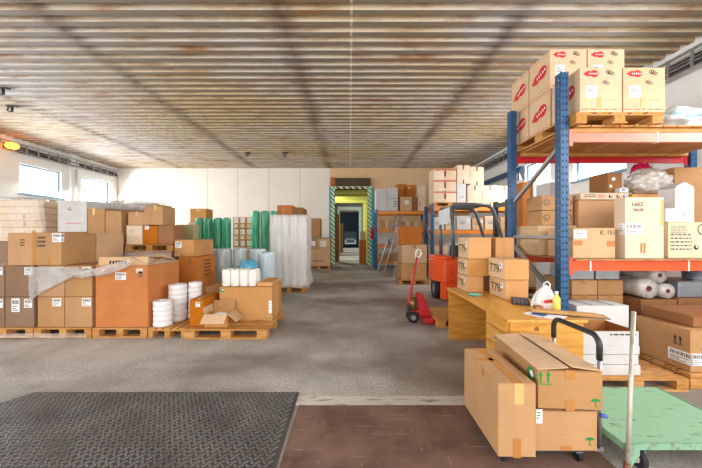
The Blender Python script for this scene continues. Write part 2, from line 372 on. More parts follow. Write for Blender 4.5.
def add_marks(o, dims, marks):
    for mk in marks:
        kind, face, u, v = mk[:4]; a = mk[4:]
        mb = MB(); roll = 0
        mt = face_mtx(face, u, v, dims)
        rr = random.Random(len(kind)*977 + ord(face)*131 + round(u*100)*17 + round(v*100)*7 + round(dims[0]*1000))
        if kind == 'label':                       # paper label with print; a = (w, h)
            w, h = a[0], a[1]
            mb.box(-w/2, w/2, -h/2, h/2, -.001, .001, 0, mt)
            x = -w*.40
            while x < w*.40:
                b = w*rr.choice((.02, .035, .05))
                mb.box(x, min(x+b, w*.42), h*.08, h*.38, .001, .0016, 1, mt); x += b + w*rr.choice((.025, .04))
            for k in range(3):
                yy = -h*(.08+.14*k); mb.box(-w*.42, w*rr.uniform(-.1, .35), yy-h*.025, yy+h*.025, .001, .0016, 1, mt)
            mb.obj('shipping_label', ['paper', 'ink'], o)
        elif kind == 'plain':
            mb.box(-a[0]/2, a[0]/2, -a[1]/2, a[1]/2, -.001, .001, 0, mt)
            for k in range(3): mb.box(-a[0]*.38, a[0]*rr.uniform(0, .3), a[1]*(.28-.2*k)-.004, a[1]*(.28-.2*k)+.004, .001, .0016, 1, mt)
            mb.obj('paper_label', ['paper', a[2] if len(a) > 2 else 'ink'], o)
        elif kind == 'tape':
            mb.box(-a[0]/2, a[0]/2, -a[1]/2, a[1]/2, -.001, .0008, 0, mt)
            mb.obj('tape_strip', [a[2] if len(a) > 2 else 'tape'], o)
        elif kind == 'text':                      # a = (size, string, material)
            text_into(mb, a[1], a[0], 0, mt, bold=a[0]*.002)
            mb.obj('lettering', [a[2] if len(a) > 2 else 'ink'], o)
        elif kind == 'lines':                     # rows of small print; a = (w, h, rows, mat)
            w, h, n = a[:3]
            for k in range(n):
                yy = h/2 - h*(k+.5)/n; x = -w/2
                while x < w/2:
                    b = rr.uniform(.06, .2)*w; e = min(x+b, w/2); mb.box(x, e, yy-h*.22/n, yy+h*.22/n, 0, .0006, 0, mt); x += b + w*.05
            mb.obj('small_print', [a[3] if len(a) > 3 else 'ink'], o)
        elif kind == 'logo':                      # red two-lobed badge with a pale script line; a = (size, tilt)
            s = a[0]; r = Matrix.Rotation(a[1] if len(a) > 1 else 0, 4, 'Z'); m2 = mt @ r
            poly_into(mb, ell(.22*s, 0, .29*s, .25*s), 0, m2); poly_into(mb, ell(-.16*s, .0, .25*s, .19*s), 0, m2, .0011)
            poly_into(mb, ell(-.42*s, 0, .09*s, .07*s), 0, m2, .0012)
            for k in range(5):
                xx = -.12*s + k*.13*s; poly_into(mb, ell(xx, 0, .035*s, .06*s, 8), 1, m2, .0016)
            mb.obj('red_logo', ['red_ink', 'paper'], o)
        elif kind == 'umbrella':
            s = a[0]
            poly_into(mb, [(s*.5*math.cos(t), s*.1+s*.38*math.sin(t)) for t in (math.pi*k/10 for k in range(11))], 0, mt)
            mb.box(-s*.04, s*.04, -s*.45, s*.12, 0, .001, 0, mt); mb.box(-s*.04, s*.16, -s*.5, -s*.43, 0, .001, 0, mt)
            mb.obj('umbrella_symbol', ['green_ink'], o)
        elif kind == 'arrows':
            s = a[0]
            for dx in (-.28*s, .28*s):
                mb.box(dx-.07*s, dx+.07*s, -.35*s, .25*s, 0, .001, 0, mt)
                poly_into(mb, [(dx-.2*s, .2*s), (dx+.2*s, .2*s), (dx, .55*s)], 0, mt)
            mb.box(-.5*s, .5*s, -.5*s, -.42*s, 0, .001, 0, mt)
            mb.obj('arrow_symbol', [a[1] if len(a) > 1 else 'green_ink'], o)
        elif kind == 'badge':
            s = a[0]; poly_into(mb, ell(0, 0, s*.5, s*.5), 0, mt); poly_into(mb, ell(s*.1, s*.12, s*.2, s*.24, 14, .6), 1, mt, .0016)
            mb.obj('round_symbol', [a[1] if len(a) > 1 else 'green_ink', 'paper'], o)
        elif kind == 'ring':
            s = a[0]
            for k in range(24):
                t0, t1 = 2*math.pi*k/24, 2*math.pi*(k+1)/24
                poly_into(mb, [(s*.5*math.cos(t0), s*.5*math.sin(t0)), (s*.5*math.cos(t1), s*.5*math.sin(t1)), (s*.42*math.cos(t1), s*.42*math.sin(t1)), (s*.42*math.cos(t0), s*.42*math.sin(t0))], 0, mt)
            mb.obj('ring_symbol', ['ink'], o)
        elif kind == 'scrawl':                    # a felt-pen flourish; a = (w, h)
            w, h = a[:2]; pts = []
            for k in range(44):
                t = k/43; pts.append(mt @ Vector((w*(t-.5)*.8+.22*w*math.cos(t*22), h*.32*math.sin(t*22)*(1-.4*t)+h*.15*math.sin(t*5), .0)))
            mb.tube(pts, a[2] if len(a) > 2 else .0025, 5); mb.obj('pen_mark', ['ink'], o)

# ------------------------------------------------------------------ cartons
G = .003
def carton(label, x0, x1, y0, y1, z0, z1, tint='tan', marks=(), rz=0, group=None, top='closed', seam='auto', tape=None, cat='cardboard box', name='carton', side=None):
    w, d, h = x1-x0-2*G, y1-y0-2*G, z1-z0-.004
    t = thing(name, label, cat, ((x0+x1)/2, (y0+y1)/2, z0+.002), rz, group)
    mb = MB()
    if top == 'open':
        th = .006
        mb.box(-w/2, w/2, -d/2, d/2, 0, th)
        mb.box(-w/2, w/2, -d/2, -d/2+th, th, h); mb.box(-w/2, w/2, d/2-th, d/2, th, h)
        mb.box(-w/2, -w/2+th, -d/2+th, d/2-th, th, h); mb.box(w/2-th, w/2, -d/2+th, d/2-th, th, h)
        mb.obj('box_body', tint, t)
    else:
        f = .006
        mb.box(-w/2, w/2, -d/2, d/2, 0, h-f)
        if seam == 'auto': seam = 'y' if d > w else 'x'
        if seam == 'y': mb.box(-w/2, -.003, -d/2, d/2, h-f+.0005, h); mb.box(.003, w/2, -d/2, d/2, h-f+.0005, h)
        else: mb.box(-w/2, w/2, -d/2, -.003, h-f+.0005, h); mb.box(-w/2, w/2, .003, d/2, h-f+.0005, h)
        mb.obj('box_body', tint, t, bev=.004)
    if tape:
        tm = MB(); q = .028; L = min(.1, h*.3)
        if seam == 'y':
            tm.box(-q, q, -d/2-.0015, d/2+.0015, h, h+.0015); tm.box(-q, q, -d/2-.0015, -d/2, h-L, h); tm.box(-q, q, d/2, d/2+.0015, h-L, h)
        else:
            tm.box(-w/2-.0015, w/2+.0015, -q, q, h, h+.0015); tm.box(-w/2-.0015, -w/2, -q, q, h-L, h); tm.box(w/2, w/2+.0015, -q, q, h-L, h)
        tm.obj('closing_tape', [tape], t)
    add_marks(t, (w, d, h), marks)
    return t

# ------------------------------------------------------------------ pallets
def pallet_proto():
    t = bpy.data.objects.new('pallet', None); COL.objects.link(t)
    def p(nm, *b): return MB().box(*b).obj(nm, 'wood', t, bev=.003)
    for y0, y1 in ((-.4, -.255), (-.21, -.11), (-.0725, .0725), (.11, .21), (.255, .4)): p('deck_board', -.6, .6, y0, y1, .122, .144)
    for x0, x1 in ((-.6, -.455), (-.0725, .0725), (.455, .6)): p('cross_board', x0, x1, -.4, .4, .1, .1215)
    for x in (-.6, -.0725, .455):
        for y0, y1 in ((-.4, -.3), (-.05, .05), (.3, .4)): p('block', x, x+.145, y0, y1, .0225, .0995)
    for y0, y1 in ((-.4, -.3), (-.0725, .0725), (.3, .4)): p('skid_board', -.6, .6, y0, y1, 0, .022)
    return t
PAL = pallet_proto(); PAL_USED = [False]
def pallet(label, x0, x1, y0, y1, z=0, h=.144, turn=False, group=None):
    o = PAL if not PAL_USED[0] else copy_tree(PAL); PAL_USED[0] = True
    w, d = x1-x0, y1-y0
    o.location = ((x0+x1)/2, (y0+y1)/2, z+.0005)
    if turn: o.rotation_euler = (0, 0, math.pi/2); o.scale = (d/1.2, w/.8, h/.144)
    else: o.scale = (w/1.2, d/.8, h/.144)
    tag(o, label, 'pallet', group)
    if 'group' in o and not group: del o['group']
    return o
# ------------------------------------------------------------------ the setting
XL, XR, YB, ZC, YF = -12.0, 6.2, 16.0, 5.0, -3.0
struct('floor', MB().box(XL-.2, XR+.2, YF-3, YB+.3, -.2, 0), 'floor')
b = MB()
prof = []; y = YF; n = 0
while y < YB:
    prof += [(y, ZC), (y+.11, ZC), (y+.125, ZC+.095), (y+.245, ZC+.095)]; y += .26
for (ya, za), (yb_, zb) in zip(prof, prof[1:]):
    vs = [b.bm.verts.new(p) for p in ((XL-.1, ya, za), (XR+.1, ya, za), (XR+.1, yb_, zb), (XL-.1, yb_, zb))]
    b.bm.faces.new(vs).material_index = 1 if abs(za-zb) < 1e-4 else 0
bmesh.ops.remove_doubles(b.bm, verts=b.bm.verts, dist=1e-4)
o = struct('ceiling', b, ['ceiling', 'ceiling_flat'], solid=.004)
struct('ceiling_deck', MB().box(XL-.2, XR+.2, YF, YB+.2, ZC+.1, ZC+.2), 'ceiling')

def wall_with_holes(name, axis, c0, c1, a0, a1, z1, holes, m):
    """a wall slab along an axis with rectangular openings (a0,a1,z0,z1)"""
    w = MB()
    def put(p0, p1, q0, q1):
        if p1-p0 < 1e-4 or q1-q0 < 1e-4: return
        if axis == 'y': w.box(c0, c1, p0, p1, q0, q1)
        else: w.box(p0, p1, c0, c1, q0, q1)
    cur = a0
    for h0, h1, z0, zt in sorted(holes):
        put(cur, h0, 0, z1); put(h0, h1, 0, z0); put(h0, h1, zt, z1); cur = h1
    put(cur, a1, 0, z1)
    return struct(name, w, m)
LW = [(11.25, 12.9, 3.05, 4.15), (13.85, 15.5, 3.0, 4.15), (8.0, 9.9, 3.05, 4.15), (4.8, 6.8, 3.05, 4.15), (1.5, 3.5, 3.05, 4.15), (-1.8, .2, 3.05, 4.15)]
RW = [(6.9, 8.6, 3.0, 4.1), (9.6, 11.0, 3.0, 4.0), (1.2, 3.2, 2.6, 4.1), (-2.2, -.2, 2.6, 4.1)]
wall_with_holes('wall_left', 'y', XL-.3, XL, YF, YB+.2, ZC+.1, LW, 'wall_side')
wall_with_holes('wall_right', 'y', XR, XR+.3, YF, YB+.2, ZC+.1, RW, 'wall_side')
DX0, DX1, DZ = -.78, .90, 3.92
wall_with_holes('wall_back', 'x', YB, YB+.3, XL-.2, XR+.2, ZC+.1, [(DX0, DX1, 0, DZ)], 'wall_white')
wall_with_holes('wall_front', 'x', YF-.3, YF, XL-.3, XR+.3, ZC+.1, [(-7.5, 5.2, 0, 4.4)], 'wall_side')
for i, (side, holes) in enumerate((('l', LW), ('r', RW))):
    for k, (y0, y1, z0, z1) in enumerate(holes):
        x = XL if side == 'l' else XR; s = -1 if side == 'l' else 1
        w = MB(); xa, xb = sorted((x+s*.10, x+s*.16)); f = .06
        w.box(xa, xb, y0, y1, z0, z0+f); w.box(xa, xb, y0, y1, z1-f, z1); w.box(xa, xb, y0, y0+f, z0+f, z1-f); w.box(xa, xb, y1-f, y1, z0+f, z1-f)
        fr = w.obj('window_%d' % (i*len(LW)+k+1), 'window_frame'); fr['kind'] = 'structure'
        MB().box(x+s*.12, x+s*.14, y0+f, y1-f, z0+f, z1-f).obj('pane', 'day', fr)
        xs = sorted((x-s*.05, x+s*.2))
        MB().box(xs[0], xs[1], y0-.05, y1+.05, z0-.05, z0).obj('window_sill', 'window_frame', fr)
# pilasters between the windows and a conduit
struct('wall_left_pilaster', MB().box(XL, XL+.12, 13.2, 13.6, 0, ZC), 'wall_side')
struct('wall_right_pilaster', MB().box(XR-.14, XR, 6.35, 6.8, 0, ZC), 'screen_grey')
tag(MB().tube([(XL+.17, 13.4, .0), (XL+.17, 13.4, 4.38)], .03).obj('conduit', 'screen_grey'), 'grey conduit running up the left wall between the two windows', 'pipe')
# back wall: white panels on the left, tan boarding on the right
w = MB()
xs = [XL+.05] + [PX(p, YB) for p in (148, 178, 208, 238, 269, 300, 330)]
for a, c in zip(xs, xs[1:]): w.box(a+.012, c-.012, YB-.03, YB-.001, .02, ZC-.02)
struct('trim_1', w, 'wall_white')
w = MB()
for p in xs[1:-1]: w.box(p-.014, p+.014, YB-.02, YB-.001, .02, ZC-.02)
struct('trim_2', w, 'seam')
w = MB()
tz = PZ(178, YB)
for a, c, z0, z1 in ((-1.0, 1.05, tz, ZC), (1.06, 2.2, 2.0, ZC), (2.21, 3.1, 2.0, 4.35), (2.21, 4.4, 4.36, ZC), (3.11, 4.4, 2.0, 4.35), (4.41, 6.1, 2.0, ZC)):
    w.box(a, c, YB-.04, YB-.001, z0, z1-.01)
struct('trim_3', w, 'wall_tan')
struct('trim_4', MB().box(1.06, 6.1, YB-.03, YB-.001, .02, 1.99), 'wall_white')
# door frame with hazard stripes, roller housing above
fr = MB().box(-1.0, DX0, YB-.08, YB+.32, 0, 4.03).obj('door_1', 'hazard'); fr['kind'] = 'structure'
MB().box(DX1, 1.1, YB-.08, YB+.32, 0, 4.03).obj('door_jamb', 'hazard', fr)
MB().box(DX0, DX1, YB-.08, YB+.32, DZ, 4.03).obj('door_head', 'hazard2', fr)
teal_edge = mat('teal_door_edge', (60, 168, 190), .5)
MB().box(-1.07, -1.002, YB-.1, YB-.005, 0, 4.03).obj('door_edge', teal_edge, fr)
MB().box(1.102, 1.2, YB-.1, YB-.005, 0, 4.03).obj('door_edge', teal_edge, fr)
t = thing('shutter_housing', 'dark slatted roller shutter housing above the striped doorway', 'shutter', (0, YB-.05, 4.06))
q = MB()
for k in range(8): q.box(-.72, 1.05, -.2, -.001, .02+k*.048, .055+k*.048)
q.box(-.72, 1.05, -.12, -.001, 0, .4); q.obj('slatted_cover', mat('dark_slats', (92, 74, 48), .6), t)
MB().box(-.98, -.74, -.24, -.001, 0, .42).obj('motor_box', mat('brown_box_paint', (170, 96, 40), .5), t)
tag(MB().lathe([(0.02, 0), (.085, .0), (.085, .42), (.07, .5), (.03, .53), (.03, .6), (.0, .6)], 16, c=(1.13, YB-.25, 1.35)).box(1.08, 1.18, YB-.2, YB-.105, 1.5, 1.54).obj('mounted_fire_extinguisher', 'red_plastic'), 'red fire extinguisher hung to the right of the striped doorway', 'extinguisher')
# hall beyond the doorway
struct('hall_floor', MB().box(-2.2, 2.4, YB+.3, 44, -.2, -.001), 'floor')
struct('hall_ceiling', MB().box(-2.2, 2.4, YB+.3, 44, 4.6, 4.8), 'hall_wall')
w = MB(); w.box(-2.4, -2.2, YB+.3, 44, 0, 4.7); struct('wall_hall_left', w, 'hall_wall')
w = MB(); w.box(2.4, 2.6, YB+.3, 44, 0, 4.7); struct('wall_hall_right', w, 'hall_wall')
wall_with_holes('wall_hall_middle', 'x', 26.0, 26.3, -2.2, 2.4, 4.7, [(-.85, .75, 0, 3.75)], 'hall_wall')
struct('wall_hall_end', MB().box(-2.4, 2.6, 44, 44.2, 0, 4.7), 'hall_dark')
fr = MB().box(-1.05, -.85, 25.9, 26.35, 0, 3.95).obj('door_2', 'hall_grey'); fr['kind'] = 'structure'
MB().box(.75, .98, 25.9, 26.35, 0, 3.95).obj('door_jamb', 'hall_grey', fr)
MB().box(-.85, .75, 25.9, 26.35, 3.7, 3.95).obj('door_head', 'hall_grey', fr)
for k, yy in enumerate((17.6, 19.4, 21.3, 23.4)):
    struct('ceiling_beam.%03d' % k, MB().box(-1.2, 2.4, yy, yy+.25, 3.95+.02*k, 4.35), 'hall_yellow')
struct('column_hall', MB().box(1.05, 1.3, 22.0, 22.3, 0, 4.0), 'hall_yellow')
struct('column_hall.001', MB().box(1.0, 1.25, 24.0, 24.25, 0, 4.0), 'hall_yellow')
for k, (yy, x0, x1) in enumerate(((17.2, -.9, .8), (19.6, -.9, .4), (22.4, -.9, .7), (28.5, -.8, .7))):  # pale slabs standing in for bands of light on the hall floor
    struct('floor_light_band.%03d' % k, MB().box(-2.19, 2.39, yy, yy+.5, -.001, .012), mat('pale_light_band', (206, 208, 196), .7))
carton('orange carton stack seen far inside the hall, left of the aisle', PX(339.4, 28), PX(343, 28), 28, 28.8, 0, 2.65, 'honey', seam='x')
carton('tall brown carton standing just inside the striped doorway on its right', .50, .87, 16.5, 17.1, .0, 1.3, 'orange')
carton('smaller carton on top of the tall brown one inside the doorway', .56, .86, 16.55, 17.0, 1.303, 1.75, 'pale')
carton('tall slim brown carton just inside the doorway on its left', -.86, -.62, 17.75, 18.2, 0, 2.75, 'brown', seam='x')
# delivery van parked far down the hall: pale nose and dark body
t = thing('van', 'pale van nose barely seen at the dark far end of the hall', 'van', (0.05, 40, 0))
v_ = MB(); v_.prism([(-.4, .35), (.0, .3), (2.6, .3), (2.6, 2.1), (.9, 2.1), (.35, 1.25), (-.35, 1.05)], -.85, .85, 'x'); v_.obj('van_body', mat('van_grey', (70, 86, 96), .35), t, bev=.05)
MB().box(-.7, .7, -.44, -.41, .5, .62).obj('bumper', 'hall_grey', t); MB().box(-.62, .62, -.3, -.27, 1.08, 1.14).obj('bonnet_edge', 'hall_grey', t)
for sx in (-1, 1):
    MB().cyl((sx*.6, -.47, .82), (sx*.6, -.4, .82), .1, seg=14).obj('headlamp', 'white_plastic', t)
    MB().cyl((sx*.78, .5, .3), (sx*.92, .5, .3), .3, seg=18).obj('wheel', 'rubber', t)
# cable ladders under the eaves
def cable_ladder(label, x, y0, y1, z, s):
    t = thing('cable_tray', label, 'cable tray', (x, y0, z))
    L = y1-y0
    MB().box(-.02, .02, 0, L, 0, .035).box(-.02, .02, 0, L, .33, .365).obj('rail', 'galv', t)
    k = .15
    while k < L: MB().box(-.018, .018, k, k+.04, .036, .329).obj('rung', 'galv', t); k += .42
    q = MB()
    for j, zz in enumerate((.08, .14, .19, .25)): q.tube([(.04*s+.02*s*(j % 2), i*L/12, zz + .02*math.sin(i*1.7+j)) for i in range(13)], .022, 6)
    q.obj('cable', 'cable', t)
    q = MB()
    for k in range(int(L/2)+1): q.box(min(0, s*.12), max(0, s*.12), k*2+.3, k*2+.34, .12, .16)
    q.obj('bracket', 'galv', t)
cable_ladder('cable ladder with grey cables along the top of the left wall', XL+.16, 9.5, 15.8, 4.45, -1)
cable_ladder('cable ladder running along the top of the right wall behind the rack', XR-.16, 3.2, 15.6, 4.45, 1)
t = thing('wall_lamp', 'glowing amber lamp near the ceiling on the left wall', 'lamp', (XL+.28, 10.75, 4.62))
MB().box(-.27, .0, -.05, .05, -.03, .03).obj('bracket', 'dark_steel', t)
MB().lathe([(.02, -.1), (.14, -.07), (.19, 0), (.14, .08), (.03, .12)], 20).obj('lamp_glass', 'lamp_glow', t)
t = thing('wall_rail', 'blue steel rail bracketed to the right wall above the back cartons', 'rail', (6.05, 0, 3.78))
MB().box(-.06, .06, 10.9, 14.6, 0, .17).obj('rail_beam', 'blue_steel', t); MB().box(-.05, .14, 11.0, 11.1, -.3, .0).obj('bracket', 'dark_steel', t); MB().box(-.05, .14, 14.2, 14.3, -.2, .0).obj('bracket', 'dark_steel', t)

for k, (x, y, l) in enumerate(((-8.2, 7.33, 'black ceiling hanger nearest the left edge'), (-9.1, 8.35, 'black ceiling hanger above the amber lamp'), (-4.28, 13.0, 'small black ceiling hanger before the white back wall'), (-2.7, 13.0, 'small black ceiling hanger nearer the striped doorway'))):
    q = MB(); q.box(-.12, .12, -.05, .05, -.035, -.002); q.cyl((0, 0, -.16), (0, 0, -.03), .03, seg=10); q.tube([(-.1, 0, -.03), (-.13, 0, -.12), (-.02, 0, -.16)], .018, 6)
    tag(q.obj('ceiling_hanger', 'black_plastic', loc=(x, y, ZC)), l, 'hanger')
# floor coverings near the camera
t = thing('rubber_mat', 'black studded rubber mat lying on the floor by the brown plate', 'mat', (-1.755, 1.98, 0))
MB().prism([(-1.26, .98), (-1.40, .72), (-1.40, -.98), (1.29, -.98), (1.27, .98)], .0005, .010, 'z').obj('mat_sheet', 'mat_rubber', t)
q = MB(); j = 0; yy = -.96
while yy < .95:
    xx = -1.37 + (.02 if j % 2 else 0); i = 0
    while xx < 1.24:
        if not (xx < -1.24 and yy > .68 and (xx+1.40)*1.86 < (yy-.72)+.02):
            a = .785 if (i+j) % 2 else -.785
            mt = Matrix.Translation((xx, yy, .010)) @ Matrix.Rotation(a, 4, 'Z')
            q.box(-.017, .017, -.0065, .0065, 0, .006, 0, mt)
        xx += .04; i += 1
    yy += .034; j += 1
so = q.obj('stud_pattern', 'mat_stud', t)
tag(MB().box(-.455, 1.72, 1.0, 2.74, .0005, .005).obj('floor_plate', 'plate'), 'scratched dark brown plate laid in the floor beside the rubber mat', 'floor plate')
struct('floor_joint', MB().box(-.49, 1.75, 2.745, 2.90, -.001, .004), 'strip')

# ------------------------------------------------------------------ left stacks along the front line
Y0 = 4.56
pallet('pallet under the grey-brown shrink-wrapped cartons at the far left', -5.56, -4.67, 4.56, 5.76)
pallet('pallet under the four tan labelled cartons', -4.65, -3.81, 4.56, 5.76)
pallet('pallet under the big orange carton with open crumpled top', -3.79, -2.99, 4.56, 5.48)
za, zm, zt = .147, .60, 1.062
LB = ('label', 'f')
for i, (x0, x1) in enumerate(((-5.54, -5.13), (-5.12, -4.69))):
    for k, (z0, z1) in enumerate(((za, zm), (zm, zt))):
        mk = [('label', 'f', .8, .82, .11, .11)] if k else [('label', 'f', .36, .72, .12, .2), ('label', 'f', .8, .78, .12, .13)]
        carton(['grey-brown wrapped carton %s of its pallet, cut by the picture edge', 'grey-brown wrapped carton %s with white labels beside the tan ones'][i] % ('upper' if k else 'lower'), x0, x1, 4.6, 5.7, z0, z1, 'grey', mk, group='grey-brown wrapped cartons')
for i, (x0, x1) in enumerate(((-4.64, -4.24), (-4.235, -3.83))):
    for k, (z0, z1) in enumerate(((za, zm), (zm, zt))):
        mk = [('label', 'f', .72 if i == 0 else .8, .82, .13, .12)]
        carton('tan carton %s %s of the four below the long top row' % ('upper' if k else 'lower', 'right' if i else 'left'), x0, x1, 4.6, 5.7, z0, z1, 'tan', mk, group='tan labelled cartons on the pallet')
carton('tan carton of the top row nearest the left edge, over the grey-brown ones', -5.06, -4.665, 4.58, 5.2, 1.064, 1.55, 'tan', [('tape', 'f', .98, .55, .05, .5), ('lines', 'f', .55, .7, .07, .12, 3)], group='top row of tan cartons')
carton('tan carton of the top row with a corner label and handwriting', -4.66, -4.265, 4.58, 5.2, 1.064, 1.555, 'tan', [('label', 'f', .83, .84, .13, .13), ('lines', 'f', .25, .72, .12, .18, 3), ('tape', 'f', .55, .12, .03, .12, 'tape'), ('label', 'r', .03, .84, .05, .13)], group='top row of tan cartons')
carton('pale tan carton at the rear right end of the top row', -4.66, -4.265, 5.22, 5.84, 1.064, 1.56, 'pale', group='top row of tan cartons')
# torn film sheets by the stacks, floating free with nothing holding them
def sheet(name, label, fn, nu, nv, m, cat='plastic film', th=.003, amp=.02, fr=5, seed=0):
    q = MB()
    def g(u, v):
        p = Vector(fn(u, v)); a = noise.noise(p*fr + Vector((seed, 0, 0))) + .5*noise.noise(p*fr*2.3 + Vector((0, seed, 3)))
        return p + Vector((a*amp*.6, a*amp, a*amp*.5))
    q.grid(nu, nv, g)
    return tag(q.obj(name, m, solid=th), label, cat)
def lerp(a, b, t): return a + (b-a)*t
sheet('unsupported_film', 'torn grey plastic film in front of the upper tan cartons beside the grey-brown stack',
      lambda u, v: (lerp(-4.70, -3.98+.1*v, u), 4.545-.02*math.sin(u*9), lerp(1.05, lerp(.52, 1.0, u**.7)-.02, v)), 26, 14, 'sheet', amp=.03, seed=2)
sheet('unsupported_film', 'crumpled grey plastic film over the carton edge beside the orange carton',  # floats clear of the carton edge, unattached
      lambda u, v: (lerp(-4.02, -3.18, u), 4.49-.02*math.sin(v*3)+.02*v*u, lerp(lerp(.90, 1.07, u)-.06*math.sin(u*3.1), lerp(.96, 1.17, u), v)), 30, 10, 'sheet', amp=.05, fr=7, seed=5)
sheet('unsupported_film', 'loose film bunched along the foot of the tan carton pallet',  # unsupported too, set just above the floor before the pallet
      lambda u, v: (lerp(-5.5, -3.84, u), 4.535-.03*v, lerp(.075, .02, v)), 60, 6, 'film', amp=.02, fr=5, seed=8)
# big orange carton, its top flaps folded out
t = carton('big orange carton with crumpled open top and one small label', -3.78, -3.0, 4.6, 5.44, za, 1.06, 'orange', [('label', 'f', .48, .83, .16, .11), ('tape', 'f', .84, .92, .10, .07, 'cream'), ('tape', 'f', .86, .86, .06, .09, 'grey')], top='open')
w_, d_ = .774, .834
mt = Matrix.Translation((-w_/2, -d_/2, .915)) @ Matrix.Rotation(R(9), 4, 'X')
q = MB(); q.box(0, w_, 0, d_*.55, 0, .006, 0, mt); q.obj('flap', 'pale', t)
mt = Matrix.Translation((-w_/2, d_/2, .915)) @ Matrix.Rotation(R(-12), 4, 'X')
q = MB(); q.box(0, w_, -d_*.6, 0, 0, .006, 0, mt); q.obj('flap', 'tan', t)
mt = Matrix.Translation((w_/2-.005, -d_/2, .915)) @ Matrix.Rotation(R(24), 4, 'Y')
q = MB(); q.box(-.30, 0, 0, d_, 0, .006, 0, mt); q.obj('flap', 'cream', t)
mt = Matrix.Translation((-w_/2, -d_/2+.02, .90)) @ Matrix.Rotation(R(74), 4, 'X')
q = MB(); q.box(.02, w_-.02, -.01, .14, 0, .006, 0, mt); [q.box(.18+k*.045, .21+k*.045, .035, .085, .0062, .0068, 1, mt) for k in range(6)]; q.obj('flap', ['pale', 'ink'], t)

# pallets with coils and the open cartons
pallet('half pallet under the white strapping coils', -2.97, -2.42, 4.56, 5.76, turn=True)
pallet('pallet with the small open carton and the stack of white rolls', -2.405, -1.21, 4.5, 5.72)
def coil_stack(x, y, r, n, hh, which):
    for k in range(n):
        c = MB(); z = .147 + k*hh
        pr = []
        for a in range(9):
            zz = hh*.96*a/8; pr.append((r*(.94+.06*math.sin(math.pi*a/8)**.5) + .0025*math.sin(a*2.9), zz))
        pr = [(r*.42, .004)] + pr + [(r*.42, hh*.955), (r*.40, hh*.5), (r*.42, .004)]
        c.lathe(pr, 26, caps=False)
        o = c.obj('strapping_coil', 'coil', loc=(x+rnd.uniform(-.006, .006), y+rnd.uniform(-.006, .006), z), rot=(0, 0, k))
        lv = 'topmost' if k == n-1 else ('lowest' if k == 0 else ['second', 'third', 'fourth', 'fifth', 'sixth', 'seventh'][k-1] + ' from the bottom')
        tag(o, 'white strapping coil, %s in the %s' % (lv, which), 'coil', 'white strapping coils')
coil_stack(-2.84, 4.72, .135, 5, .076, 'shorter stack at the front')
coil_stack(-2.79, 5.02, .135, 7, .083, 'tall stack in the middle')
coil_stack(-2.575, 5.16, .105, 7, .085, 'slim stack beside the upright carton')
carton('tall narrow orange carton upright between coils and open carton', -2.40, -2.19, 4.63, 5.22, za, .55, 'orange', [('label', 'f', .6, .82, .07, .07), ('tape', 't', .5, .5, .05, .5, 'tape_light')])
t = carton('small open carton with flaps out and white paper inside', -2.17, -1.82, 4.60, 4.92, za, .335, 'honey', top='open')
w_, d_, h_ = .344, .314, .184
MB().box(0, w_, -.17, 0, 0, .005, 0, Matrix.Translation((-w_/2, -d_/2-.002, h_)) @ Matrix.Rotation(R(38), 4, 'X')).obj('flap', 'pale', t)
MB().box(0, .17, 0, d_, 0, .005, 0, Matrix.Translation((w_/2+.002, -d_/2, h_)) @ Matrix.Rotation(R(40), 4, 'Y')).obj('flap', 'pale', t)
MB().box(-.10, 0, 0, d_, 0, .005, 0, Matrix.Translation((-w_/2-.002, -d_/2, h_)) @ Matrix.Rotation(R(82), 4, 'Y')).obj('flap', 'pale', t)
MB().box(0, w_, 0, .15, 0, .005, 0, Matrix.Translation((-w_/2, d_/2+.002, h_)) @ Matrix.Rotation(R(84), 4, 'X')).obj('flap', 'tan', t)
tag(MB().blob((0, 0, .09), (.155, .14, .085), .12, 4, 3, 3).obj('packing_paper', 'paper', loc=(-1.995, 4.76, .158)), 'white crumpled packing paper inside the small open carton', 'paper')
for k in range(3):
    ly = ('front', 'middle', 'rear')[k]; y = 4.98+k*.235
    mk = [('badge', 'f', .05, .9, .07), ('badge', 'f', .9, .1, .05), ('plain', 'f', .965, .4, .05, .2, 'blue_ink')] if k == 0 else []
    carton('long honey carton standing on edge, %s of three on the pallet' % ly, -2.1, -1.25, y, y+.215, za, .68, 'honey', mk, group='long cartons on edge')
q = carton('shallow open tray of wood pieces on the long cartons', -1.505, -1.26, 5.02, 5.62, .683, .75, 'honey', top='open', cat='tray', name='tray')
tag(MB().box(-.11, .11, -.285, .285, .0, .045).obj('wood_chips', mat('wood_pieces', (232, 176, 112), .8, scale=30, c2=(168, 104, 52), bmp=.8), loc=(-1.3825, 5.32, .693)), 'speckled orange wood chips filling the shallow tray', 'wood chips', kind='stuff')
for j in range(2):
    for i in range(4):
        q = MB(); r = .07
        q.lathe([(r*.9, 0), (r, .012), (r*1.01, .12), (r, .255), (r*.93, .268)], 20); 
        o = q.obj('roll_body', 'rollwhite'); e = thing('paper_roll', ['white paper roll, %s in the front row on the long cartons', 'white paper roll, %s in the rear row on the long cartons'][j] % ['first from the left', 'second from the left', 'third from the left', 'last on the right'][i], 'paper roll', (-2.02+i*.143, 5.08+j*.146, .684), 0, 'white rolls on the long cartons'); o.parent = e
        MB().lathe([(r*.9, .268), (r*.9, .271), (.02, .271)], 20, caps=False).obj('roll_end', 'speckle', e)

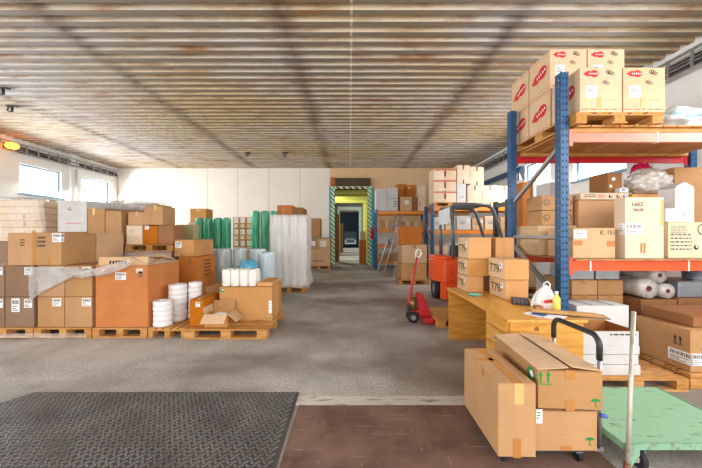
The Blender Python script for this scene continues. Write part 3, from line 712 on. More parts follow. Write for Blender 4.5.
# stack behind the orange carton
pallet('pallet hidden behind the big orange carton and the coils', -3.4, -2.5, 5.92, 6.9, turn=True)
carton('brown carton at the foot of the stack behind the coils', -3.34, -2.76, 5.95, 6.75, za, .50, 'honey')
carton('tall orange carton with dark stencilled side behind the coils', -3.31, -2.94, 5.97, 6.75, .502, 1.10, 'orange', [('lines', 'r', .55, .6, .3, .36, 5), ('lines', 'f', .6, .85, .03, .1, 2)])
carton('wide orange carton topping the stack behind the coils', -3.37, -3.0, 5.95, 6.8, 1.103, 1.43, 'honey', [('label', 'f', .2, .7, .12, .12), ('badge', 'f', .4, .12, .04, 'ink')])

# ------------------------------------------------------------------ second row on the left
pallet('pallet under the white covered load on the left', -5.96, -4.44, 6.0, 6.8)
carton('large tan carton supporting the white carton on the left', -5.92, -5.2, 6.02, 6.78, za, 1.575, 'tan')
carton('large brown carton supporting the brown ones on the left', -5.19, -4.45, 6.02, 6.78, za, 1.30, 'brown')
carton('tall white carton standing above the tan row on the left', -5.70, -5.13, 6.04, 6.5, 1.578, 2.19, 'white', [('badge', 'f', .42, .74, .07, 'key'), ('lines', 'f', .55, .28, .3, .03, 1, 'red_ink')])
carton('brown carton to the right of the tall white one', -5.11, -4.78, 6.04, 6.6, 1.304, 2.03, 'tan', [('tape', 'f', .35, .93, .05, .14, 'tape_light')])
carton('brown carton with dark seam second right of the tall white one', -4.77, -4.455, 6.04, 6.6, 1.304, 1.99, 'tan')
pallet('pallet of the hidden load below the small raised pallet', -4.38, -3.45, 6.0, 6.9, turn=True)
t = thing('wrapped_load', 'white plastic covered load under the small raised pallet', 'wrapped load', (-3.915, 6.45, .147))
q = MB(); q.box(-.44, .44, -.43, .43, 0, 1.03); q.obj('load_block', 'honey', t)
q = MB(); q.grid(90, 10, lambda u, v: (lambda a: Vector((max(-.455, min(.455, .7*math.cos(a))), max(-.445, min(.445, .7*math.sin(a))), lerp(1.05, .75+.06*math.sin(a*9), v))) )(u*2*math.pi), loop=True)
q.box(-.45, .45, -.44, .44, 1.034, 1.045); q.obj('plastic_cover', 'sheet', t)
pallet('small raised pallet carrying the mixed cartons on the left', -4.37, -3.44, 6.02, 6.82, 1.2, .13)
carton('light carton with small holes at the left end of the raised pallet', -4.36, -4.05, 6.04, 6.42, 1.334, 1.71, 'cream', [('ring', 'f', .3, .7, .05), ('ring', 'f', .62, .35, .04), ('label', 'r', .3, .85, .12, .12)])
carton('orange carton in the middle of the raised pallet', -4.045, -3.76, 6.06, 6.44, 1.334, 1.70, 'orange', [('plain', 'f', .25, .9, .08, .07, 'red_ink')])
carton('brown carton at the right end of the raised pallet', -3.755, -3.45, 6.06, 6.44, 1.334, 1.71, 'brown')
carton('square carton on top of the raised pallet load, highest there', -4.02, -3.66, 6.06, 6.5, 1.715, 2.09, 'tan', [('tape', 'f', .6, .9, .05, .12, 'tape_light')])
carton('low brown carton stacked left of the square top carton', -4.37, -4.03, 6.1, 6.5, 1.715, 1.97, 'tan', [('tape', 'f', .5, .9, .04, .1, 'tape_light')])
carton('tall carton under the olive one, mostly hidden behind the coils stack', -3.95, -3.52, 7.0, 7.3, .002, 1.28, 'tan')
carton('olive-green carton left of the pale and green film rolls', -3.94, -3.55, 7.01, 7.3, 1.283, 1.76, mat('olive_board', (176, 168, 120), .7))
pallet('pallet of the long brown load near the left windows', -5.96, -4.4, 6.95, 7.75)
carton('long brown carton low in the load near the left windows', -5.93, -4.43, 6.97, 7.72, za, 1.15, 'brown')
carton('long brown carton under grey film near the left windows', -5.93, -4.43, 6.97, 7.72, 1.152, 2.24, 'tan')
sheet('unsupported_film', 'grey plastic film draped over the long carton by the windows',  # sheet floats a little above the carton, resting on nothing
      lambda u, v: (lerp(-5.98, -4.38, u), lerp(6.91, 7.75, v), 2.29 - (.22*(1-v/.045) if v < .045 else 0) - .02*math.sin(u*8)), 40, 18, 'sheet', amp=.03, seed=12)
# far-left load of flat cartons under film
pallet('pallet under the flat cream cartons at the left edge', -7.1, -6.03, 6.1, 7.1, turn=True)
carton('large crate-like carton below the flat cream cartons', -7.08, -6.05, 6.12, 7.08, za, 1.40, 'grey')
for k in range(6):
    nm = ['lowest', 'second', 'third', 'fourth', 'fifth', 'topmost'][k]
    carton('flat cream carton, %s of the six stacked at the left edge' % nm, -7.07+rnd.uniform(0, .02), -6.07-.02*k, 6.13, 7.06, 1.403+k*.135, 1.536+k*.135, 'cream', [('tape', 'f', .66, .5, .05, .1)] if k in (2, 3) else [], group='flat cream cartons under film')
sheet('unsupported_film', 'grey film in front of the flat cream cartons at the left edge',  # unattached sheet standing clear of the carton fronts
      lambda u, v: (lerp(-7.1, -6.03+.05*v, u), 6.09-.012*math.sin(u*11), lerp(2.215, 1.5-.05*math.sin(u*6), v)), 40, 20, 'film', amp=.012, seed=21)
sheet('unsupported_film', 'grey film folded over the top of the flat cream cartons',  # flat sheet floating above the topmost carton, unsupported
      lambda u, v: (lerp(-7.1, -5.98, u), lerp(6.07, 7.1, v), 2.27-.03*u), 30, 14, 'sheet', amp=.02, seed=25)

# ------------------------------------------------------------------ film rolls and wrapped bundles in the middle
def wrapped_roll(name, label, x, y, r, h, m, group, cat='film roll', z=.147, seed=0):
    q = MB()
    def g(u, v):
        a = u*2*math.pi; k = r*(1+.05*noise.noise(Vector((math.cos(a)*2.2, math.sin(a)*2.2, v*h*1.6+seed))) + .03*math.sin(a*5+seed))
        k *= 1 if .03 < v < .97 else .93
        return Vector((math.cos(a)*k, math.sin(a)*k, v*h))
    q.grid(28, 24, g, loop=True)
    q.lathe([(r*.92, h), (r*.5, h+.02), (.02, h+.012)], 20, caps=False)
    return tag(q.obj(name, m, loc=(x, y, z)), label, cat, group)
pallet('pallet below the row of green rolls', -4.4, -2.7, 8.2, 9.0)
pallet('pallet below the three tall green rolls beside the white load', -3.1, -2.1, 9.35, 10.1)
for k, p in enumerate((189.5, 199, 208, 217.5, 226.5)):
    pale = k == 0
    wrapped_roll('film_roll', 'pale teal wrapped roll at the left end of the green rolls' if pale else 'green film-wrapped roll, %s in the row of four' % ['', 'first from the left', 'second from the left', 'third from the left', 'last on the right'][k],
                 PX(p, 8.6), 8.6+.05*(k % 2), .122, 1.84 if not pale else 1.62, 'palefilm' if pale else 'greenfilm', 'green film rolls', seed=k*3.1)
for k, p in enumerate((255.5, 264.5, 273)):
    wrapped_roll('film_roll', 'tall green film roll, %s of the three beside the white load' % ['left', 'middle', 'right'][k], PX(p, 9.7), 9.7+.03*k, .128, 2.12, 'greenfilm', 'tall green film rolls', seed=20+k*2.7)
pallet('pallet below the silver wrapped bundles', -3.45, -2.5, 7.35, 8.0)
pallet('pallet below the pale blue wrapped bundles', -2.48, -1.75, 7.1, 7.9, turn=True)
for (x, y, r, h, m, l) in ((-3.13, 7.62, .225, 1.04, 'greyfoil', 'silver wrapped bundle on the left, nearest the stencilled carton'), (-2.73, 7.68, .17, 1.05, 'greyfoil', 'slimmer silver wrapped bundle beside the pale blue ones'),
                           (-2.25, 7.62, .19, 1.03, 'bluebag', 'pale blue wrapped bundle behind the blue bag'), (-1.97, 7.34, .195, .97, 'bluebag', 'pale blue wrapped bundle nearest the white load')):
    wrapped_roll('wrapped_bundle', l, x, y, r, h, m, 'wrapped bundles', 'bundle', seed=x*7)
pallet('small pallet under the block carrying the blue bag', -2.48, -1.98, 6.5, 7.05, h=.12)
carton('white carton under the blue plastic bag', -2.46, -2.0, 6.52, 7.02, .123, .70, 'white')
tag(MB().blob((0, 0, .13), (.2, .17, .15), .3, 3, 4, 5, flat=.8).obj('plastic_bag', 'blueplastic', loc=(-2.23, 6.77, .70)), 'bright blue plastic bag slumped behind the white rolls', 'bag')
# labelled cartons and small carton by the back wall
pallet('pallet under the small labelled cartons near the back wall', -3.82, -3.12, 10.0, 10.8, turn=True)
carton('plain carton at the base of the small labelled cartons', -3.80, -3.16, 10.02, 10.7, za, 1.0, 'pale')
for r_ in range(3):
    for c_ in range(3):
        x = -3.80+c_*.215; z = 1.003+r_*.37
        carton('small labelled carton, %s row, %s column, by the back wall' % (['lowest', 'middle', 'top'][r_], ['left', 'middle', 'right'][c_]), x, x+.212, 10.04, 10.5, z, z+.367, 'honey', [('plain', 'f', .5, .72, .13, .16), ('plain', 'f', .45, .22, .1, .1)], group='small labelled cartons by the back wall')
pallet('pallet of the tall carton stack near the back wall', -5.8, -4.9, 11.0, 11.9, turn=True)
carton('large carton below the small one at the back wall', -5.75, -4.95, 11.02, 11.8, za, 2.0, 'pale')
carton('small square carton standing high before the white back wall', -5.70, -5.13, 11.04, 11.6, 2.003, 2.48, 'honey', [('tape', 'f', .5, .9, .08, .1, 'tape_light')])
# tall white load under stretch film
pallet('pallet under the tall white film-wrapped load', -2.06, -1.18, 8.22, 9.02)
for j in range(2):
    for i in range(4):
        q = MB(); r = .103; pr = [(.02, 0)]
        n = 34
        for k in range(n):
            z = k*1.87/n; pr += [(r*.9, z), (r, z+.035)]
        pr += [(r*.3, 1.875)]
        q.lathe(pr, 18, caps=False)
        tag(q.obj('tub_stack', 'cups', loc=(-1.94+i*.212, 8.38+j*.3, .147)), 'column of nested white tubs under film, %s row, %s' % (['front', 'rear'][j], ['far left', 'second from left', 'third from left', 'far right'][i]), 'tubs', 'nested tub columns')
def wrap_fn(u, v):
    a = u*2*math.pi; x, y = .84*math.cos(a), .84*math.sin(a)
    x = max(-.475, min(.475, x)); y = max(-.46, min(.46, y))
    fl = max(0, v-.82)/.18
    k = 1+.10*fl + .03*noise.noise(Vector((math.cos(a)*4, math.sin(a)*4, v*2.5))) + .025*math.sin(a*23+v*3)*(.4+fl)
    return Vector((x*k, y*k, lerp(1.96, .02+.05*abs(math.sin(a*5)), v)))
q = MB(); q.grid(140, 26, wrap_fn, loop=True)
q.grid(12, 10, lambda u, v: Vector((lerp(-.475, .475, u), lerp(-.46, .46, v), 1.965+.02*noise.noise(Vector((u*5, v*5, 1))))))
tag(q.obj('stretch_film', 'film_dense', loc=(-1.62, 8.62, .1), solid=.002), 'translucent white stretch film around the tall tub load, trailing on the floor', 'plastic film')
# long cartons behind the white load and the stack left of the doorway
pallet('pallet of the high carton stack behind the white load', -2.4, -1.6, 10.6, 11.8, turn=True)
carton('big carton under the long ones behind the white load', -2.37, -1.65, 10.62, 11.75, za, 2.18, 'tan')
carton('orange long carton highest behind the white load', -2.5, -1.98, 10.62, 11.7, 2.183, 2.56, 'orange', [('tape', 'f', .4, .5, .05, .3)])
carton('brown long carton beside the orange one, highest behind the white load', -1.975, -1.62, 10.62, 11.7, 2.183, 2.48, 'brown')
pallet('pallet of the carton stack at the left doorpost', -1.95, -.88, 14.0, 15.0, turn=False)
carton('large carton at floor level by the left doorpost', -1.93, -.9, 14.02, 14.9, za, .9, 'pale', [('lines', 'f', .5, .3, .5, .1, 2)])
carton('carton of the middle tier by the left doorpost', -1.93, -1.42, 14.02, 14.9, .903, 1.40, 'tan', [('plain', 'f', .5, .5, .2, .2)])
carton('pale carton of the middle tier nearest the left doorpost', -1.415, -.9, 14.02, 14.9, .903, 1.40, 'pale', [('plain', 'f', .4, .5, .25, .25)])
tag(MB().box(-1.95, -.88, 13.98, 14.92, 1.403, 1.43).obj('board', mat('teal_board', (92, 158, 150), .5)), 'teal board lying on the cartons by the left doorpost', 'board')
carton('upright carton on the teal board by the left doorpost', -1.93, -1.35, 14.05, 14.8, 1.433, 2.3, 'tan')
# ------------------------------------------------------------------ racks
def post_mesh(h, w=.09, d=.105):
    """perforated upright: front face with two columns of slots, two side flanges with one column"""
    b = bmesh.new(); t = .0
    def strip(P, cols, period=.075, slot=.026):
        n = int(h/period)
        for c0, c1, holed in cols:
            if not holed:
                b.faces.new([b.verts.new(P(*q)) for q in ((c0, 0), (c1, 0), (c1, h), (c0, h))])
            else:
                z = 0
                for k in range(n+1):
                    z1 = min(h, (k+1)*period-slot)
                    if z1 > z: b.faces.new([b.verts.new(P(*q)) for q in ((c0, z), (c1, z), (c1, z1), (c0, z1))])
                    z = z1+slot
                    if z >= h: break
    cols = [(-w/2, -w*.32, 0), (-w*.32, -w*.18, 1), (-w*.18, w*.18, 0), (w*.18, w*.32, 1), (w*.32, w/2, 0)]
    strip(lambda c, z: (c, 0, z), cols)
    for s in (-1, 1):
        strip(lambda c, z: (s*w/2, c, z), [(0, d*.38, 0), (d*.38, d*.5, 1), (d*.5, d, 0)])
        strip(lambda c, z: (s*c, d, z), [(w*.18, w/2, 0)])
    bmesh.ops.remove_doubles(b, verts=b.verts, dist=1e-5)
    m = MB(); m.bm.free(); m.bm = b
    m.box(-w*.36, w*.36, d*.16, d*.2, 0, h, 1)          # inner web seen through the slots
    m.box(-w*.6, w*.6, -.01, d+.01, 0, .008, 1)
    return m
def beam(t, x0, x1, y, z0, z1, m, name='beam', ends=True, depth=.05):
    q = MB(); q.box(x0, x1, y, y+depth, z0, z1); q.box(x0, x1, y+.004, y+depth-.004, z1, z1+.004)
    if ends:
        for x, s in ((x0, 1), (x1, -1)):
            q.box(min(x, x+s*.045), max(x, x+s*.045), y-.008, y-.001, z0-.05, z1+.04)
    return q.obj(name, m, t, bev=.006)

# --- the near rack
RX0, RX1, RY0, RY1, RH = 2.535, 5.33, 3.66, 4.80, 3.44
t = thing('storage_rack', 'near blue pallet rack with orange beams beside the oak desk', 'rack', (0, 0, 0))
for x in (RX0, RX1):
    for y in (RY0, RY1):
        m_ = post_mesh(RH).obj('post', ['blue_steel', 'dark_steel'], t, loc=(x, y, 0), solid=.003)
bx0, bx1 = RX0+.05, RX1-.05
o = beam(t, bx0, bx1, RY0+.0, 2.61, 2.72, 'coral_steel'); beam(t, bx0, bx1, RY1+.05, 2.645, 2.755, 'red_steel')
o = beam(t, bx0, bx1, RY0+.0, 1.09, 1.205, 'orange_steel'); beam(t, bx0, bx1, RY1+.05, 1.09, 1.205, 'orange_steel')
for x, z0, z1 in ((3.63, 2.606, 2.7245), (2.84, 1.085, 1.2095), (4.0, 1.085, 1.2095)):
    MB().box(x-.008, x+.008, RY0-.003, RY0+.055, z0, z1).obj('tie_band', 'paper', t)
def bar(t, p0, p1, w, m, name='brace'):
    p0, p1 = Vector(p0), Vector(p1); L = (p1-p0).length
    q = MB(); q.box(-w/2, w/2, -w*.35, w*.35, 0, L); q.box(-w/2, -w/2+.004, -w*.5, w*.5, 0, L)
    o = q.obj(name, m, t, loc=p0); o.rotation_euler = (p1-p0).to_track_quat('Z', 'X').to_euler(); return o
for x in (RX0, RX1):
    bar(t, (x, RY0+.12, 2.56), (x, RY1-.01, 2.02), .05, 'galv')
    bar(t, (x, RY0+.12, 1.49), (x, RY1-.01, 1.49), .04, 'galv')
    bar(t, (x, RY0+.12, .75), (x, RY1-.01, 1.35), .05, 'galv')
    bar(t, (x, RY0+.12, .25), (x, RY1-.01, .25), .04, 'galv')
# timber on the upper beam, decking on both levels
tag(MB().box(2.64, 5.2, 3.665, 3.73, 2.727, 2.776).obj('timber', 'wood', bev=.004), 'long timber batten lying on top of the upper orange beam', 'timber')
tag(MB().box(2.64, 5.2, 4.76, 4.835, 2.727, 2.776).obj('timber', 'wood', bev=.004), 'long timber batten in front of the red rear beam', 'timber')
NTH = ['first', 'second', 'third', 'fourth', 'fifth', 'sixth', 'seventh', 'eighth', 'ninth', 'tenth', 'eleventh', 'twelfth', 'thirteenth', 'fourteenth', 'fifteenth']
for k in range(15):
    x = 2.66+k*.168
    tag(MB().box(x, x+.150, 3.62, 4.94, 2.778, 2.795).obj('shelf_plank', 'wood'), 'plank laid across the top rack level, %s counted from the near blue post' % NTH[k], 'plank', 'planks across the top rack level')
for k in range(3):
    x = 2.64+k*.86
    tag(MB().box(x, x+.855, 3.62, 4.94, 1.211, 1.229).obj('shelf_board', 'wood_old'), 'thin %s chipboard decking the lower rack level under the cartons' % ['leftmost', 'middle', 'rightmost'][k], 'board', 'chipboards of the lower rack level')
# --- top level: logo boxes
pallet('pallet with logo cartons on the top rack level', 2.60, 3.60, 3.56, 5.0, 2.797, .128, turn=True)
zb = 2.927; hh = .525
rows = [(3.58, 4.08), (4.10, 4.58), (4.60, 5.08)]
colx = [(2.655, 3.145), (3.155, 3.645)]
for r_, (y0, y1) in enumerate(rows):
    for c_, (x0, x1) in enumerate(colx):
        for k in range(1 if r_ == 0 else 2):
            dx = 0 if r_ == 0 else -.01
            mk = [('logo', 'f', .26, .86, .17), ('plain', 'f', .27, .46, .13, .14), ('tape', 'f', .46, .22, .05, .12, 'tape_light'), ('scrawl', 'f', .72, .88, .09, .08, .003),
                  ('scrawl', 'f', .62, .66, .08, .07, .0018), ('lines', 'f', .75, .27, .14, .008, 1, 'red_ink'), ('lines', 'f', .5, .07, .46, .018, 1, 'red_ink')]
            mk += [('logo', 'l', .5, .52, .34, .3), ('lines', 'l', .5, .07, .46, .018, 1, 'red_ink')]
            if r_ > 0: mk.append(('lines', 'l', .5, .93, .46, .014, 1, 'red_ink'))
            if r_ == 2 and c_ == 1: mk = []
            ww = ['front', 'middle', 'rear'][r_]
            carton('cream carton with red logo, %s row, %s%s on the top rack pallet' % (ww, 'left' if c_ == 0 else 'right', '' if r_ == 0 else [', lower', ', upper'][k]), x0+dx, x1+dx, y0, y1, zb+k*hh, zb+k*hh+hh-.002, 'logo_card', mk, group='cream cartons with red logos')
q = MB(); q.blob((0, 0, .2), (.66, .46, .23), .3, 3, 5, 9, flat=.85)
tag(q.obj('plastic_bag', 'bagblue', loc=(4.62, 4.25, 2.797)), 'big blue and white plastic bag on the top rack level', 'bag')

# --- lower level
zs = 1.231
carton('wide pale carton with a white label, front left on the lower rack level', 2.69, 3.205, 3.74, 4.22, zs, 1.60, 'pale', [('plain', 'f', .17, .79, .155, .1), ('text', 'f', .82, .84, .07, 'K. 151'), ('tape', 'f', .12, .5, .1, .06, 'tape'), ('tape', 'f', .9, .48, .1, .07, 'tape'), ('tape', 't', .5, .5, .5, .05)])
carton('tall cream carton with handwriting and a wide label at its left corner', 3.275, 3.74, 3.69, 3.85, zs, 1.965, 'cream', [('label', 'f', .22, .48, .2, .14), ('plain', 'l', .7, .48, .08, .14), ('text', 'f', .32, .88, .065, 'L60Z'), ('text', 'f', .33, .79, .05, '24x28'), ('tape', 'f', .42, .17, .022, .12, 'tape'), ('tape', 'f', .5, .17, .022, .12, 'tape'), ('tape', 'f', .96, .75, .03, .3, 'tape_light')])
carton('big plain tan carton behind the white-labelled one on the rack', 3.17, 3.80, 4.3, 4.88, zs, 2.0, 'tan')
carton('flat printed carton on the big plain tan carton of the rack', 3.19, 3.86, 4.29, 4.80, 2.003, 2.10, 'cream', [('lines', 'f', .2, .55, .16, .05, 2), ('badge', 'f', .62, .5, .05, 'ink'), ('badge', 'f', .78, .5, .05, 'ink'), ('lines', 'f', .43, .5, .1, .05, 2, 'red_ink'), ('badge', 'f', .92, .5, .05, 'blue_ink')])
carton('long pale carton at the left end of the lower rack level', 2.61, 3.15, 4.3, 4.84, zs, 1.65, 'pale', [('tape', 'f', .3, .5, .004, .3)])
for k in range(2):
    carton('tan carton with round mark, %s of two beside the rack post' % ['lower', 'upper'][k], 2.70, 3.14, 4.36, 4.74, 1.653+k*.212, 1.862+k*.212, 'tan', [('ring', 'f', .14, .5, .09), ('ring', 'f', .86, .5, .09), ('badge', 'f', .14, .5, .04, 'ink')], group='tan cartons with round marks')
carton('printed cream carton with table and circle at the right of the rack', 3.86, 4.5, 3.76, 4.2, zs, 1.67, 'yellowish', [('lines', 'f', .2, .8, .19, .1, 5, 'key'), ('ring', 'f', .66, .8, .13), ('lines', 'f', .25, .45, .26, .22, 5, 'key'), ('lines', 'f', .75, .66, .2, .03, 1, 'key'), ('plain', 'f', .8, .38, .16, .13, 'blue_ink'), ('badge', 'f', .53, .3, .06, 'ink')])
t = carton('white upright carton with raised peaked top on the printed cream carton', 3.985, 4.225, 3.80, 4.02, 1.673, 2.10, 'white', [('tape', 'f', .5, .2, .004, .1)])
MB().prism([(-.118, .428), (.118, .428), (.0, .49)], -.106, .106, 'y').obj('lid', 'white', t)
carton('low white carton left of the white upright one on the rack', 3.86, 3.98, 3.79, 4.05, 1.673, 1.84, 'white')
carton('long tan carton lying behind the white upright one', 3.88, 4.68, 4.26, 4.86, zs, 2.08, 'honey', [('plain', 'f', .1, .86, .05, .07, 'ink')])
carton('large tan carton rising behind the bubble wrap at the right', 4.71, 5.2, 4.5, 4.83, zs, 2.5, 'tan')
carton('small brown carton with torn white spots on the printed flat carton', 3.66, 3.865, 4.4, 4.75, 2.103, 2.40, 'brown', [('badge', 'f', .4, .7, .05, 'paper'), ('badge', 'f', .2, .35, .04, 'paper')])
tag(MB().blob((0, 0, .19), (.31, .17, .19), .14, 4, 5, 4, flat=.9).obj('bubble_wrap_bundle', 'bubble', loc=(4.28, 4.45, 2.083)), 'grey bundle of bubble wrap heaped on the long tan carton', 'bubble wrap')
tag(MB().blob((0, 0, .27), (.2, .06, .275), .2, 3, 4, 14, flat=.97).obj('plastic_bag', 'magenta', loc=(4.48, 4.75, 2.083)), 'magenta plastic bag behind the bubble wrap bundle', 'bag')
carton('small blue-grey printed packet in front of the brown carton', 3.74, 3.87, 4.30, 4.39, 2.103, 2.17, 'white', [('plain', 'f', .5, .5, .1, .04, 'blue_ink')], cat='packet', name='packet')
# --- under the rack
pallet('pallet below the brown cartons under the near rack', 2.72, 3.62, 4.05, 4.78)
for i, (x0, x1) in enumerate(((2.92, 3.26), (3.265, 3.60))):
    for k, (z0, z1) in enumerate(((za, .52), (.523, .72), (.723, .92))):
        carton('brown carton %s %s of the stack below the silver trays' % (['lowest', 'middle', 'topmost'][k], ['left', 'right'][i]), x0, x1, 4.08, 4.7, z0, z1, 'tan', [('tape', 'f', .5, .9, .05, .05)] if k else [], group='brown cartons under the rack')
for k in range(2):
    x0 = 2.93+k*.34
    q = MB(); a, c, d2 = .155, .14, .2
    q.box(-a, a, -d2, d2, 0, .006); q.box(-a, a, -d2, -d2+.006, .006, .12); q.box(-a, a, d2-.006, d2, .006, .12); q.box(-a, -a+.006, -d2+.006, d2-.006, .006, .12); q.box(a-.006, a, -d2+.006, d2-.006, .006, .12)
    q.box(-a+.02, a-.02, -d2+.02, d2-.02, .09, .1); q.box(-a-.008, a+.008, -d2-.008, -d2, .108, .122)
    tag(q.obj('tray', 'grey_tray', loc=(x0+.17, 4.34, .922)), 'silver-grey tray, %s of two on the brown cartons under the rack' % ['left', 'right'][k], 'tray', 'silver trays')
# long cartons at the right
pallet('pallet under the long brown carton at the right edge', 3.34, 4.9, 3.04, 3.70, h=.142)
t = carton('long brown carton on a pallet at the right edge, tape along top', 3.37, 4.95, 3.07, 3.66, za, .565, 'tan', [('label', 'l', .84, .30, .24, .12), ('label', 'f', .045, .30, .13, .12), ('lines', 'f', .1, .55, .1, .03, 1, 'key'), ('arrows', 'l', .8, .68, .09, 'ink')], seam='x')
carton('flat long brown carton lying on the long one at the right edge', 3.50, 4.95, 3.16, 3.70, .568, .68, 'brown', seam='x')
pallet('low pallet behind the long brown carton at the right', 3.66, 4.86, 3.86, 4.6)
carton('brown carton carrying the mesh rolls under the rack', 3.66, 4.12, 3.9, 4.5, za, .70, 'brown')
carton('brown carton carrying the sheet metal box under the rack', 4.13, 4.85, 3.9, 4.5, za, .72, 'brown')
def mesh_roll(x, z, r, L, which):
    q = MB(); pr = []
    for k in range(7): pr.append((r*(.97+.03*(k % 2)), L*k/6))
    q.lathe([(r*.3, 0)] + pr + [(r*.3, L)], 22, axis='y', caps=False)
    e = thing('foil_roll', 'silver foil roll lying under the rack, %s of three' % which, 'roll', (x, 3.93, z), 0, 'silver foil rolls')
    q.obj('roll_body', 'bubble', e); MB().lathe([(r*.3, -.004), (r*.3, L), (r*.12, L), (r*.12, -.004), (r*.3, -.004)], 16, axis='y', caps=False).obj('core', 'tape_dark', e)
mesh_roll(3.79, .83, .125, .5, 'bottom left'); mesh_roll(4.03, .80, .095, .5, 'bottom right'); mesh_roll(3.93, 1.0, .095, .5, 'upper')
t = thing('sheet_metal_box', 'grey sheet metal box on the brown carton under the rack', 'box', (4.5, 4.15, .722))
MB().box(-.34, .34, -.22, .22, 0, .19).obj('box_body', 'sheet_metal', t, bev=.006); MB().box(-.35, .35, -.23, .23, .191, .2).obj('lid', 'galv', t)
t = thing('bucket', 'pale grey bucket on the sheet metal box at the right edge', 'bucket', (4.62, 4.15, .925))
MB().lathe([(.12, 0), (.15, .24), (.158, .245), (.158, .255), (.14, .255), (.112, .01)], 24, caps=False).lathe([(.12, .0), (.02, .0)], 24, caps=False).obj('bucket_body', 'sheet_metal', t)
MB().tube([(-.155*math.cos(a), -.02, .24-.1*math.sin(a)) for a in (math.pi*k/12 for k in range(13))], .004, 6).obj('handle', 'galv', t)
# white pile beside the desk
pallet('pallet under the open white carton beside the green cart', 2.28, 3.26, 2.98, 3.58, h=.125)
t = thing('carton', 'open white carton with ridged sides and printed rim beside the desk', 'cardboard box', (2.575, 3.26, .127))
q = MB(); a, d2 = .275, .2
for k, (z0, z1, ex) in enumerate(((0, .10, .01), (.105, .20, .0), (.205, .29, .006))): q.box(-a-ex, a+ex, -d2-ex, d2+ex, z0, z1)
q.obj('lower_trays', 'white', t, bev=.006)
q = MB(); q.box(-a, a, -d2, -d2+.006, .292, .43); q.box(-a, a, d2-.006, d2, .292, .43); q.box(-a, -a+.006, -d2+.006, d2-.006, .292, .43); q.box(a-.006, a, -d2+.006, d2-.006, .292, .43)
q.obj('upper_wall', 'white', t)
q = MB(); q.box(-a+.007, a-.007, -d2+.007, -d2+.009, .294, .435); q.box(-a+.007, a-.007, d2-.009, d2-.007, .294, .435); q.box(-a+.007, -a+.009, -d2+.01, d2-.01, .294, .435); q.box(a-.009, a-.007, -d2+.01, d2-.01, .294, .435); q.box(-a+.007, a-.007, -d2+.008, d2-.008, .293, .297)
q.obj('inner_lining', 'inside', t)
MB().box(-a, a, 0, .13, 0, .005, 0, Matrix.Translation((0, d2, .432)) @ Matrix.Rotation(R(10), 4, 'X')).obj('flap', 'tan', t)
add_marks(t, (2*a, 2*d2, .43), [('lines', 'f', .72, .93, .26, .03, 1)])
pallet('pallet under the white wrapped stack behind the open white carton', 2.64, 3.3, 3.62, 4.0, h=.125)
for k in range(2):
    carton('white wrapped carton, %s of the two behind the open white one' % ['lower', 'upper'][k], 2.66, 3.28, 3.64, 3.98, .128+k*.28, .405+k*.28, 'white', [('tape', 't', .3, .5, .02, .34, 'key'), ('tape', 't', .7, .5, .02, .34, 'key')] if k else [], group='white wrapped cartons')

# ------------------------------------------------------------------ oak desk
DXA, DXB, DYA, DYB = 1.41, 2.13, 2.77, 4.52
t = thing('desk', 'yellow oak desk with a drawer pedestal standing beside the near rack', 'desk', (0, 0, 0))
MB().box(DXA, DXB, DYA, DYB, .722, .75).obj('desk_top', 'oak_y', t, bev=.004)
MB().box(DXA+.02, DXB-.02, DYB-.05, DYB-.02, .002, .720).obj('side_panel', 'oak', t)
MB().box(DXB-.10, DXB-.08, DYA+.52, DYB-.055, .18, .720).obj('modesty_panel', 'oak_dark', t)
MB().box(DXA+.035, DXB-.03, DYA+.02, DYA+.045, .002, .720).obj('side_panel', 'oak', t)
MB().box(DXA+.035, DXB-.03, DYA+.49, DYA+.51, .002, .720).obj('side_panel', 'oak', t)
MB().box(DXB-.05, DXB-.03, DYA+.05, DYA+.485, .002, .720).obj('back_panel', 'oak', t)
MB().box(DXA+.045, DXB-.055, DYA+.05, DYA+.485, .002, .05).obj('plinth', 'oak_dark', t)
for k, (z0, z1) in enumerate(((.60, .712), (.44, .592), (.25, .432), (.06, .242))):
    dr = MB().box(DXA+.018, DXA+.036, DYA+.05, DYA+.485, z0, z1).obj('drawer', 'oak_y', t, bev=.002)
    MB().box(DXA+.04, DXB-.06, DYA+.07, DYA+.465, z0+.01, z1-.02).obj('drawer_box', 'oak_dark', dr)
    kz, ky = (z0+z1)/2, DYA+.27
    if k: MB().lathe([(.006, 0), (.006, -.012), (.016, -.018), (.014, -.026), (.002, -.028)], 14, axis='x', c=(DXA+.018, ky, kz)).obj('knob', 'galv', dr)
MB().prism([(1.66, .648), (1.70, .648), (1.695, .675), (1.68, .688), (1.665, .675)], DYA+.014, DYA+.0195, 'y').obj('lock_plate', mat('brass_lock', (150, 104, 52), .35, .5), t)
zd = .7515
def wcarton(label, x0, x1, y0, y1, z0, z1, both=False):
    d, h = y1-y0, z1-z0
    mk = [('text', 'l', .45, .45, min(d*.40, h*.66), 'T79-'), ('plain', 'l', .78, .68, d*.16, h*.26), ('lines', 'l', .2, .8, d*.12, h*.06, 1), ('tape', 'f', .5, .5, (x1-x0)*.985, h*.985, 'honey_front')]  # front face covered by a honey panel, deeper than the pale sides
    if both: mk.append(('lines', 'f', .2, .8, .05, .03, 2))
    return carton(label, x0, x1, y0, y1, z0, z1, 'pale', mk, group='pale cartons with handwritten sides on the desk', name='carton')
wcarton('lowest of three handwritten cartons at the far left end of the desk', 1.556, 1.785, 4.15, 4.50, zd, .965)
wcarton('middle of three handwritten cartons at the far left end of the desk', 1.56, 1.845, 4.12, 4.50, .968, 1.195)
wcarton('topmost of three handwritten cartons at the far left end of the desk', 1.565, 1.87, 4.10, 4.49, 1.198, 1.482)
wcarton('lower handwritten carton of the pair next to the black calculator', 1.82, 2.09, 3.63, 4.05, zd, .985, True)
